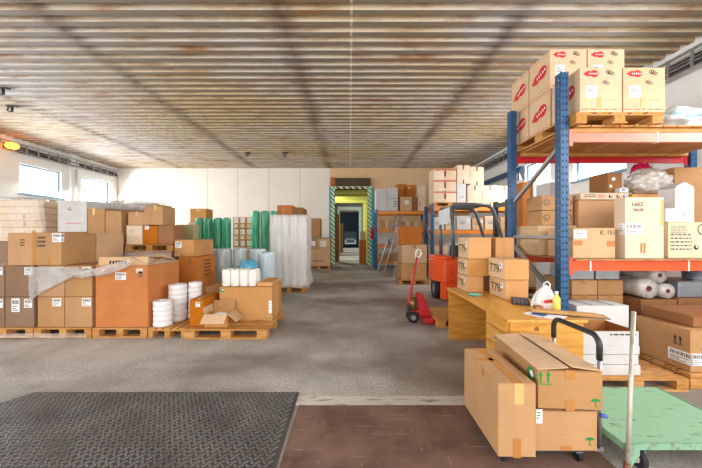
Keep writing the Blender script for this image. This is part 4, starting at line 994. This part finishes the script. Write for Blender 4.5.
wcarton('upper handwritten carton of the pair next to the black calculator', 1.80, 2.085, 3.61, 4.04, .988, 1.225, True)
carton('plain carton supporting the one at the back of the desk', 1.92, 2.115, 4.10, 4.5, zd, 1.195, 'tan')
carton('plain orange-tan carton at the back, right of the handwritten stack', 1.93, 2.18, 4.11, 4.48, 1.198, 1.482, 'honey', [('tape', 'f', .5, .5, .05, .28, 'tape')])
tag(MB().blob((0, 0, .014), (.055, .07, .018), .3, 3, 3, 2, flat=.7).blob((.05, -.03, .012), (.045, .025, .014), .2, 3, 3, 6, flat=.7).obj('work_glove', 'teal', loc=(1.56, 3.92, zd)), 'crumpled teal work glove on the desk before the carton stack', 'glove')
t = thing('calculator', 'flat black desk calculator with grey keys beside the handwritten pair', 'calculator', (1.90, 3.46, zd), R(-24))
MB().prism([(-.11, 0), (.11, 0), (.11, .045), (.06, .042), (-.11, .014)], -.085, .085, 'x').obj('case', 'black_plastic', t, bev=.003)
MB().box(-.065, .065, .075, .10, .044, .048).obj('display', 'key', t)
for i in range(5):
    for j in range(4): MB().box(-.07+j*.037, -.044+j*.037, -.095+i*.03, -.074+i*.03, .018+i*.0049, .026+i*.0049).obj('key', 'key', t)
tag(MB().grid(40, 24, lambda u, v: (lambda a, s: Vector((.125*s*math.cos(a)*(1+.12*math.sin(a*7+v*3))+.03*v, .085*s*math.sin(a)*(1+.12*math.sin(a*5+1)), .235*v)))(u*2*math.pi, (1-v**1.6)*(.8+.5*v)+.06), loop=True).tube([(.0, 0, .2), (.01, 0, .25), (.05, 0, .27), (.075, 0, .24), (.07, 0, .19)], .008, 6).prism([(-.05, .06), (.045, .07), (.04, .10), (-.05, .09)], -.104, -.100, 'y', 1).obj('carrier_bag', ['bag', 'red_ink'], loc=(2.035, 3.27, zd)), 'white plastic carrier bag with red print on the desk', 'bag')
carton('tiny brown carton with white lid before the carrier bag', 1.86, 1.94, 3.10, 3.17, zd, .80, 'brown', name='small_box')
t = thing('bottle', 'yellow plastic bottle to the right of the carrier bag', 'bottle', (2.085, 3.13, zd))
MB().lathe([(.002, 0), (.032, .0), (.034, .02), (.034, .12), (.014, .155), (.014, .165), (.002, .165)], 18).obj('bottle_body', 'bottle', t); MB().lathe([(.016, .166), (.016, .19), (.002, .19)], 14).obj('cap', 'white_plastic', t)
tag(MB().box(-.105, .105, -.15, .15, 0, .003).box(-.08, .03, -.02, .1, .003, .0036, 1).obj('paper_sheet', ['paper', 'blue_ink'], loc=(1.84, 2.93, zd), rot=(0, 0, R(38))), 'printed paper sheet on the desk under the board offcuts', 'paper')
tag(MB().box(-.27, .27, -.05, .05, 0, .008).obj('board_offcut', 'board', loc=(2.05, 2.99, .763), rot=(0, 0, R(-20))), 'narrow board offcut lying across the desk corner', 'board')
tag(MB().box(-.30, .30, -.09, .09, 0, .004).box(-.30, .30, -.094, -.09, -.001, .006, 1).obj('board_offcut', ['board', 'black_plastic'], loc=(2.08, 2.96, .757), rot=(0, 0, R(-24))), 'wide thin board with dark edge under the narrow offcut', 'board')

# ------------------------------------------------------------------ front trolley with three cartons
t = thing('trolley', 'low wooden trolley with black push handle carrying three cartons', 'trolley', (0, 0, 0))
MB().box(.97, 1.57, 2.03, 2.60, .085, .108).box(1.571, 1.66, 2.06, 2.60, .088, .104).obj('deck', 'dark_steel', t)
for x in (1.02, 1.52):
    for y in (2.07, 2.55):
        c = MB().box(x-.02, x+.02, y-.02, y+.02, .06, .084).obj('caster', 'galv', t)
        MB().cyl((x-.012, y, .036), (x+.012, y, .036), .034, seg=16).obj('wheel', 'rubber', c)
hy0, hy1, hx = 2.09, 2.56, 1.682
arc = [(hx, hy0, .665)] + [(hx, hy0+.07-.07*math.cos(a), .755+.07*math.sin(a)) for a in (math.pi/2*k/6 for k in range(7))] + [(hx, hy1-.07+.07*math.sin(a), .755+.07*math.cos(a)) for a in (math.pi/2*k/6 for k in range(7))] + [(hx, hy1, .665)]
MB().tube(arc, .019, 12).obj('grip', 'black_tube', t)
for y in (hy0, hy1):
    MB().tube([(hx, y, .09), (hx, y, .67)], .013, 10).obj('handle_leg', 'galv', t)
    MB().box(1.64, hx+.014, y-.02, y+.02, .06, .09).obj('handle_socket', 'galv', t)
MB().tube([(hx-.012, hy0-.02, .30), (hx+.01, hy0-.02, .30), (hx+.03, hy0-.02, .295)], .013, 10).obj('lever', 'blue_plastic', t)
zt_ = .1095
carton('tall carton standing on the left of the trolley, taped along top', .935, 1.175, 1.945, 2.56, zt_, .575, 'tan', [('tape', 't', .55, .5, .055, .61, 'tape'), ('tape', 't', .30, .62, .13, .05, 'tape'), ('tape', 'f', .5, .12, .05, .12, 'tape'), ('tape', 'f', .55, .86, .06, .13, 'tape_light'), ('tape', 'l', .62, .93, .04, .05, 'tape')], rz=R(-1))
carton('lower carton of the two stacked on the trolley', 1.195, 1.60, 2.0, 2.60, zt_, .368, 'tan', [('umbrella', 'f', .88, .25, .055), ('plain', 'f', .06, .88, .04, .09, 'green_ink'), ('tape', 'f', .5, .07, .07, .03, 'tape')])
t = carton('upper carton with loose top flaps and green symbols on the trolley', 1.245, 1.65, 2.0, 2.72, .378, .628, 'tan', [('umbrella', 'f', .89, .2, .055), ('arrows', 'f', .1, .80, .085), ('badge', 'l', .88, .72, .11), ('tape', 'f', .5, .9, .06, .06, 'tape'), ('tape', 'f', .5, .1, .06, .07, 'tape')], rz=R(-4), seam='y')
mt = Matrix.Translation((-.199, -.355, .248)) @ Matrix.Rotation(R(-5), 4, 'Y'); MB().box(0, .192, 0, .71, 0, .005, 0, mt).obj('flap', 'pale', t)
mt = Matrix.Translation((.199, -.355, .248)) @ Matrix.Rotation(R(7), 4, 'Y'); MB().box(-.192, 0, 0, .71, 0, .005, 0, mt).obj('flap', 'pale', t)

# ------------------------------------------------------------------ green platform cart
t = thing('platform_cart', 'mint green platform cart with one upright pole at the right front', 'cart', (0, 0, 0))
MB().box(1.725, 2.64, 1.95, 2.66, .165, .195).obj('deck', 'mint', t, bev=.004)
MB().box(1.73, 2.635, 1.94, 1.949, .160, .20).box(1.715, 1.724, 1.95, 2.66, .160, .20).box(2.641, 2.65, 1.95, 2.66, .160, .20).box(1.73, 2.635, 2.661, 2.67, .160, .20).obj('edge_rail', 'mint_edge', t)
q = MB(); q.prism([(1.725, .20), (1.80, .20), (1.80, .135), (1.745, .06), (1.725, .06)], 1.925, 1.939, 'y'); q.obj('corner_bracket', 'mint_edge', t)
MB().tube([(1.712, 1.915, .04), (1.722, 1.915, .25), (1.765, 1.93, 1.03)], .0125, 12).obj('pole', 'pole', t)
MB().tube([(1.706, 1.915, .03), (1.712, 1.915, .10)], .018, 10).obj('pole_foot', 'tape_dark', t)
for x, y in ((1.87, 2.01), (2.55, 2.02), (1.80, 2.58), (2.55, 2.58)):
    c = MB().box(x-.03, x+.03, y-.03, y+.03, .145, .164).box(x-.028, x-.022, y-.02, y+.02, .055, .145).box(x+.022, x+.028, y-.02, y+.02, .055, .145).obj('caster', 'galv', t)
    MB().lathe([(.012, -.018), (.052, -.018), (.06, -.012), (.06, .012), (.052, .018), (.012, .018)], 22, axis='x', c=(x, y, .062), caps=False).obj('wheel', 'rubber', c)
    MB().cyl((x-.021, y, .062), (x+.021, y, .062), .028, seg=16).obj('wheel_hub', 'cups', c)

# ------------------------------------------------------------------ pallet jack and its pallet
pallet('decked pallet on the forks of the red pallet jack', 1.42, 2.62, 5.05, 5.85)
tag(MB().box(1.43, 2.60, 5.06, 5.84, .1455, .155).obj('cover_board', 'wood'), 'plywood board covering the pallet on the red pallet jack', 'board')
t = thing('pallet_jack', 'red hand pallet jack with upright handle beside the orange forklift', 'pallet jack', (0, 0, 0))
yc = 5.45
MB().prism([(1.19, .11), (1.40, .11), (1.33, .36), (1.25, .50), (1.17, .50), (1.19, .25)], yc-.10, yc+.10, 'y').box(1.25, 1.405, yc-.24, yc+.24, .02, .105).obj('front_frame', 'jack_red', t, bev=.01)
for s in (-1, 1): MB().box(1.41, 2.45, yc+s*.2-.07, yc+s*.2+.07, .03, .09).obj('fork', 'jack_red', t)
MB().cyl((1.10, yc-.04, .21), (1.10, yc-.04, .42), .062, .055, 18).cyl((1.10, yc-.04, .42), (1.10, yc-.04, .46), .04, seg=14).obj('pump', 'bronze', t)
MB().box(1.03, 1.19, yc-.08, yc+.05, .19, .225).obj('pump_base', 'jack_red', t)
for s in (-1, 1):
    MB().lathe([(.03, -.025), (.085, -.025), (.095, -.015), (.095, .015), (.085, .025), (.03, .025)], 24, axis='y', c=(1.09, yc+s*.085-.02, .096), caps=False).obj('steer_wheel', 'rubber', t)
    MB().cyl((1.09, yc+s*.085-.048, .096), (1.09, yc+s*.085+.008, .096), .045, seg=18).obj('wheel_hub', 'galv', t)
MB().tube([(1.03, yc-.03, .23), (1.03, yc-.03, .34), (1.09, yc-.03, .7), (1.18, yc-.03, 1.13)], [.03, .028, .023, .02], 12).obj('handle_bar', 'jack_red', t)
MB().tube([(1.17, yc-.03, 1.12), (1.13, yc-.12, 1.17), (1.14, yc-.12, 1.235), (1.17, yc-.09, 1.265), (1.25, yc+.03, 1.25), (1.27, yc+.06, 1.20), (1.24, yc+.04, 1.14), (1.18, yc-.03, 1.12)], .014, 10).obj('handle_loop', 'cups', t)
MB().box(1.0, 1.045, yc-.10, yc+.05, .20, .30).obj('linkage', 'dark_steel', t)

# ------------------------------------------------------------------ forklift
t = thing('forklift', 'orange forklift with dark overhead guard parked behind the desk', 'forklift', (0, 0, 0))
ya, yb = 6.95, 7.95
plan = [(2.10, 6.97), (2.16, 6.95), (2.42, 6.95), (2.42, 7.95), (2.1, 7.95), (2.0, 7.88), (1.95, 7.6), (1.98, 7.3)]
q = MB(); q.prism(plan, .44, .97, 'z'); q.prism([(2.02+.92*(x-2.02) if x < 2.4 else x, 7.45+.95*(y-7.45)) for x, y in plan], .97, 1.04, 'z')
q.prism([(2.06, 7.08), (2.10, 6.97), (2.16, 6.95), (2.42, 6.95), (2.42, 7.16), (2.09, 7.16)], .06, .44, 'z'); q.prism([(2.24, 7.16), (2.42, 7.16), (2.42, 7.9), (2.24, 7.9)], .16, .44, 'z')
q.obj('counterweight', 'fork_orange', t, bev=.025)
MB().box(2.44, 2.62, ya+.0, yb, .16, .95).obj('side_panel', 'dark_steel', t)
for zz in (.35, .5, .65, .8): MB().cyl((2.28, 6.949, zz), (2.28, 6.935, zz), .022, seg=12).obj('bolt', mat('forklift_red_panel', (190, 44, 30), .35), t)
sw = MB().lathe([(.12, -.08), (.23, -.08), (.245, -.05), (.245, .05), (.23, .08), (.12, .08)], 28, axis='x', c=(2.08, 7.46, .25), caps=False).obj('steer_wheel', 'rubber', t)
MB().cyl((2.01, 7.46, .25), (2.14, 7.46, .25), .125, seg=20).obj('wheel_hub', 'galv', sw)
MB().box(2.625, 3.55, ya+.02, yb-.02, .16, .62).box(3.2, 3.55, ya+.05, yb-.05, .625, .95).obj('chassis', 'dark_steel', t)
for x, r, w in ((3.28, .28, .2),):
    for s in (0, 1):
        y = ya+.0 if s == 0 else yb-w
        ww = MB().lathe([(r*.55, 0), (r*.95, 0), (r, .03), (r, w-.03), (r*.95, w), (r*.55, w)], 26, axis='y', c=(x, y-.0, r), caps=False).obj('wheel', 'rubber', t)
        MB().cyl((x, y+.01, r), (x, y+w-.01, r), r*.56, seg=20).obj('wheel_hub', 'cups', ww)
MB().box(2.5, 2.95, 7.2, 7.7, .63, .82).box(2.46, 2.58, 7.22, 7.68, .82, 1.28).obj('seat', 'black_plastic', t, bev=.04)
for y in (ya+.03, yb-.03):
    MB().tube([(2.33, y, 1.0), (2.31, y, 1.5), (2.31, y, 2.19)], .045, 10).obj('guard_post', 'guard_steel', t)
    MB().tube([(3.06, y, 2.19), (3.15, y, 2.16), (3.22, y, 2.08), (3.36, y, 1.65), (3.50, y, 1.2), (3.52, y, .9)], .04, 10).obj('guard_post', 'guard_steel', t)
    MB().tube([(2.30, y, 2.19), (2.7, y, 2.21), (3.08, y, 2.19)], .04, 10).obj('roof_rail', 'guard_steel', t)
for k in range(6): MB().box(2.36+k*.13, 2.40+k*.13, ya+.06, yb-.06, 2.17, 2.20).obj('roof_bar', 'guard_steel', t)
MB().box(2.255, 2.262, ya+.07, yb-.07, 1.78, 2.14).obj('rear_screen', 'screen_grey', t)
MB().tube([(2.26, ya+.15, 1.03), (2.26, ya+.15, 1.3)], .02, 8).obj('hydraulic_pipe', 'galv', t)
MB().tube([(3.18, 7.45, .96), (3.06, 7.45, 1.2)], .02, 8).obj('steering_column', 'black_plastic', t)
MB().tube([(3.05+.16*math.sin(a)*.35, 7.45+.16*math.cos(a), 1.22+.16*math.sin(a)*.9) for a in (2*math.pi*k/20 for k in range(21))], .014, 8, caps=False).obj('steering_wheel', 'black_plastic', t)
for y in (7.12, 7.72):
    MB().box(3.60, 3.70, y, y+.09, .08, 2.35).obj('mast_rail', 'dark_steel', t)
    MB().box(3.80, 4.75, y+.0, y+.1, .06, .10).obj('fork', 'dark_steel', t)
MB().box(3.61, 3.69, 7.22, 7.71, 2.2, 2.3).obj('mast_crossbar', 'dark_steel', t)
MB().box(3.72, 3.79, 7.05, 7.88, .06, .55).obj('fork_carriage', 'dark_steel', t)

# ------------------------------------------------------------------ back racks
def back_rack(label, x0, x1, y, posts, levels, h, depth=1.0, postm='blue_steel'):
    t = thing('storage_rack', label, 'rack', (0, 0, 0))
    for x in posts:
        for yy in (y, y+depth-.09): MB().box(x-.05, x+.05, yy, yy+.09, 0, h).box(x-.07, x+.07, yy-.01, yy+.1, 0, .01).obj('post', postm, t)
        bar(t, (x, y+.1, h*.35), (x, y+depth-.1, h*.75), .04, 'galv')
    for zl in levels:
        for yy in (y, y+depth-.055): MB().box(x0+.052, x1-.052, yy+.02, yy+.07, zl-.13, zl).obj('beam', 'amber_steel', t)
    for zl in levels: MB().box(x0+.06, x1-.06, y+.03, y+depth-.03, zl+.001, zl+.02).obj('shelf_deck', 'wood_old', t)
    return t
B1Y = 13.5
back_rack('far blue rack with amber beams just right of the striped doorway', 1.15, 3.35, B1Y, (1.15, 3.35), (.42, 1.12, 1.80, 2.58), 2.66)
zl = 2.602
carton('white carton at the left on top of the far rack', 1.14, 1.62, B1Y+.1, B1Y+.8, zl, 3.58, 'white')
carton('white carton with dark stamp second on top of the far rack', 1.63, 2.1, B1Y+.1, B1Y+.8, zl, 3.62, 'white', [('label', 'f', .75, .82, .16, .14), ('lines', 'f', .75, .3, .16, .3, 3, 'blue_ink'), ('tape', 'f', .5, .54, .4, .015, 'key')])
carton('small tan carton with cream label at the front on the far rack', 2.2, 2.72, B1Y+.08, B1Y+.5, zl, 3.22, 'pale', [('plain', 'f', .55, .6, .18, .16)])
carton('orange-brown carton rising behind the small tan one on the far rack', 2.13, 2.54, B1Y+.55, B1Y+.95, zl, 3.85, 'orange', [('tape', 'f', .9, .5, .05, 1.1, 'tape_dark')])
carton('second orange-brown carton behind the small tan one, with split top', 2.545, 2.98, B1Y+.55, B1Y+.95, zl, 3.82, 'orange', [('tape', 'f', .3, .9, .1, .12, 'tape_light')])
carton('narrow brown carton at the right of the small tan one on the far rack', 2.74, 2.98, B1Y+.1, B1Y+.5, zl, 3.2, 'brown')
carton('pinkish carton at the right end on top of the far rack', 2.985, 3.3, B1Y+.1, B1Y+.6, zl, 3.72, 'cream', [('lines', 'f', .3, .3, .1, .2, 3, 'red_ink')])
for k in range(14):
    x = 1.24+k*.145
    carton('slim upright carton on the far rack shelf, %s from the left' % ['first', 'second', 'third', 'fourth', 'fifth', 'sixth', 'seventh', 'eighth', 'ninth', 'tenth', 'eleventh', 'twelfth', 'thirteenth', 'fourteenth'][k], x, x+.14, B1Y+.12, B1Y+.6, 1.822, 2.15+.06*rnd.random(), ['pale', 'honey', 'cream'][k % 3], group='slim upright cartons on the far rack')
for k, (x0, x1, h, ti) in enumerate(((1.25, 1.7, .34, 'white'), (1.75, 2.25, .42, 'white'), (2.3, 2.75, .36, 'grey'), (2.8, 3.25, .4, 'pale'))):
    carton('carton on the middle shelf of the far rack, %s' % ['white one nearest the doorway', 'white one second from the doorway', 'grey-brown one', 'pale one at the right'][k], x0, x1, B1Y+.12, B1Y+.7, 1.142, 1.142+h, ti)
for k, (x0, x1, h, ti) in enumerate(((1.25, 1.95, .25, 'honey'), (2.0, 2.6, .32, 'orange'), (2.65, 3.25, .3, 'brown'))):
    carton('flat carton on the lowest shelf of the far rack, %s' % ['honey coloured', 'orange', 'brown'][k], x0, x1, B1Y+.12, B1Y+.7, .442, .442+h, ti)
# stepladder leaning in front of the far rack
t = thing('ladder', 'aluminium ladder leaning across the far rack', 'ladder', (0, 0, 0))
A0, A1, B0, B1_ = Vector((1.17, 12.9, .01)), Vector((2.02, 13.36, 2.5)), Vector((1.34, 13.1, .01)), Vector((2.19, 13.43, 2.5))
A0, B0 = Vector((1.12, 12.75, .01)), Vector((1.42, 12.85, .01)); A1, B1_ = Vector((2.02, 13.38, 2.45)), Vector((2.24, 13.42, 2.45))
MB().tube([A0, A1], .042, 6).obj('stile', 'aluminium', t); MB().tube([B0, B1_], .042, 6).obj('stile', 'aluminium', t)
for k in range(8):
    f = (k+.7)/8.4; MB().tube([A0.lerp(A1, f), B0.lerp(B1_, f)], .016, 6).obj('rung', 'aluminium', t)
# stack of three cartons before the far racks
pallet('pallet under the three-high carton stack by the ladder', 1.50, 2.42, 9.5, 10.4)
carton('bottom carton of the three-high stack by the ladder', 1.58, 2.36, 9.54, 10.3, za, .66, 'honey', [('tape', 'f', .5, .9, .06, .1)])
carton('middle carton of the three-high stack by the ladder', 1.60, 2.37, 9.54, 10.3, .663, 1.235, 'pale', [('tape', 'f', .5, .9, .06, .1), ('scrawl', 'f', .8, .6, .12, .12, .004)])
carton('top orange carton of the three-high stack by the ladder', 1.52, 2.22, 9.54, 10.25, 1.238, 1.79, 'orange')
sheet('stretch_film', 'thin film clinging to the left side of the three-high carton stack', lambda u, v: (1.485-.06*v*v, lerp(9.5, 10.35, u), lerp(1.8, .03, v)), 24, 24, 'film', amp=.02, seed=31)
# second back rack
B2Y = 10.9
back_rack('long rack with amber beams behind the forklift', 2.9, 6.0, B2Y, (2.9, 6.0), (.55, 1.70, 2.52), 2.62)
zl = 2.543
pallet('pallet on top of the rack behind the forklift under taped cartons', 2.96, 4.15, B2Y+.1, B2Y+.9, zl, .15)
for k in range(3):
    for i, (x0, x1) in enumerate(((2.98, 3.38), (3.385, 3.78))):
        carton('cream carton with orange tape, %s tier %s, highest rack load' % (['lowest', 'middle', 'top'][k], ['left', 'right'][i]), x0, x1, B2Y+.12, B2Y+.8, 2.696+k*.40, 3.093+k*.40, 'cream', [('tape', 'f', .5, .9, .39, .05, 'tape_orange'), ('tape', 'f', .97 if i == 0 else .03, .55, .04, .2, 'tape_dark')], group='cream cartons with orange tape')
DK = [('tape', 'f', .5, .88, .05, .16, 'tape_dark'), ('tape', 'f', .5, .1, .05, .14, 'tape_dark')]
carton('white carton beside the orange-taped stack on the high rack', 3.80, 4.13, B2Y+.12, B2Y+.7, 2.696, 3.36, 'white', [('lines', 'f', .6, .3, .1, .1, 2, 'key')])
for nm, x0, x1, z0, z1 in (('lower first', 4.17, 4.70, zl, 3.30), ('lower second', 4.705, 5.24, zl, 3.30), ('lower third', 5.245, 5.72, zl, 3.28)):
    carton('cream carton with brown tape tabs on the high rack, %s from the white one' % nm, x0, x1, B2Y+.1, B2Y+.7, z0, z1, 'cream', DK, group='cream cartons with brown tape tabs')
for nm, x0, x1 in (('upper first', 3.805, 4.26), ('upper second', 4.265, 4.76)):
    z0 = 3.363 if nm == 'upper first' else 3.303
    carton('cream carton with brown tape tabs on the high rack, %s at the ceiling' % nm, x0, x1, B2Y+.12, B2Y+.7, z0, z0+.66, 'cream', DK, group='cream cartons with brown tape tabs')
for k, (x0, x1, h, ti) in enumerate(((3.0, 3.35, .45, 'white'), (3.4, 3.75, .4, 'cream'), (3.8, 4.3, .5, 'white'), (4.35, 4.75, .42, 'pale'), (4.8, 5.3, .5, 'cream'), (5.35, 5.9, .46, 'pale'))):
    carton('carton on the middle shelf behind the forklift, %s from the left' % ['first', 'second', 'third', 'fourth', 'fifth', 'sixth'][k], x0, x1, B2Y+.12, B2Y+.7, 1.722, 1.722+h, ti, [('lines', 'f', .4, .5, .2, .1, 3, 'key'), ('plain', 'f', .8, .7, .1, .1, 'blue_ink')])
for k, (x0, x1, h, ti) in enumerate(((3.0, 3.5, .6, 'cream'), (3.55, 4.05, .7, 'white'), (4.1, 4.7, .62, 'pale'), (4.75, 5.3, .7, 'cream'), (5.35, 5.9, .6, 'tan'))):
    carton('carton on the low shelf behind the forklift, %s from the left' % ['first', 'second', 'third', 'fourth', 'fifth'][k], x0, x1, B2Y+.12, B2Y+.7, .572, .572+h, ti, [('lines', 'f', .4, .5, .2, .1, 3, 'key')])
# tall orange carton and white things seen between the near posts
pallet('pallet of the load seen between the near rack posts', 4.45, 5.5, 8.2, 9.2, turn=True)
carton('big carton low behind the forklift, seen through the near rack', 4.5, 5.45, 8.22, 9.1, za, 1.75, 'cream')
carton('tall orange-brown carton seen between the near rack posts', 4.62, 4.86, 8.3, 8.8, 1.753, 2.95, 'orange')
carton('white carton seen between the near rack posts beside the orange one', 4.88, 5.40, 8.26, 8.9, 1.753, 3.0, 'white', [('lines', 'f', .4, .5, .25, .3, 4, 'key')])
pallet('pallet of the white load behind the lower rack cartons', 4.3, 5.4, 6.0, 7.0, turn=True)
carton('big tan carton at the foot behind the near rack', 4.32, 5.38, 6.02, 6.9, za, 1.6, 'tan')
carton('large white carton high behind the round-marked cartons', 3.9, 4.28, 6.05, 6.5, 0.002, 2.55, 'white')

# ------------------------------------------------------------------ camera, light, colour
cam = bpy.data.cameras.new('camera'); co = bpy.data.objects.new('camera', cam); COL.objects.link(co)
cam.sensor_width = 36; cam.lens = F/702*36; cam.shift_x = 1/702; cam.shift_y = 2/702; cam.clip_start = .05
co.location = (0, 0, H); co.rotation_euler = (R(90), 0, 0); SC.camera = co

wd = bpy.data.worlds.new('sky'); SC.world = wd; wd.use_nodes = True
bg = wd.node_tree.nodes['Background']; bg.inputs[0].default_value = (.93, .97, 1, 1); bg.inputs[1].default_value = 1.0
def area(name, loc, rot, sx, sy, power, col=(1, 1, 1), spread=180):
    l = bpy.data.lights.new(name, 'AREA'); l.shape = 'RECTANGLE'; l.size = sx; l.size_y = sy; l.energy = power; l.color = col; l.spread = R(spread)
    o = bpy.data.objects.new(name, l); COL.objects.link(o); o.location = loc; o.rotation_euler = rot; return o
for y0, y1, z0, z1 in LW: area('window_daylight', (XL+.08, (y0+y1)/2, (z0+z1)/2), (0, R(-64), 0), z1-z0, y1-y0, 165, (.95, .98, 1))
for y0, y1, z0, z1 in RW: area('window_daylight', (XR-.08, (y0+y1)/2, (z0+z1)/2), (0, R(66), 0), z1-z0, y1-y0, 110 if y0 < 5 else 70, (.98, .98, 1))
area('dock_daylight', (.0, YF+.1, 2.3), (R(90), 0, 0), 12, 4.2, 330, (1, .98, .95))
for yy, xx in ((21, -2.0), (29, -2.0), (36, 2.2)): area('hall_fill', (xx, yy, 3.2), (0, R(-90 if xx < 0 else 90), 0), 1.5, 2, 220, (.95, 1, .95))  # fill lamps added to brighten the hall, whose walls have no openings
SC.view_settings.view_transform = 'Standard'; SC.view_settings.look = 'None'; SC.view_settings.exposure = 0.30; SC.view_settings.gamma = 1
SC.view_settings.use_curve_mapping = False
SC.cycles.max_bounces = 10; SC.cycles.diffuse_bounces = 6; SC.cycles.transparent_max_bounces = 16
SC.cycles.sample_clamp_indirect = 8
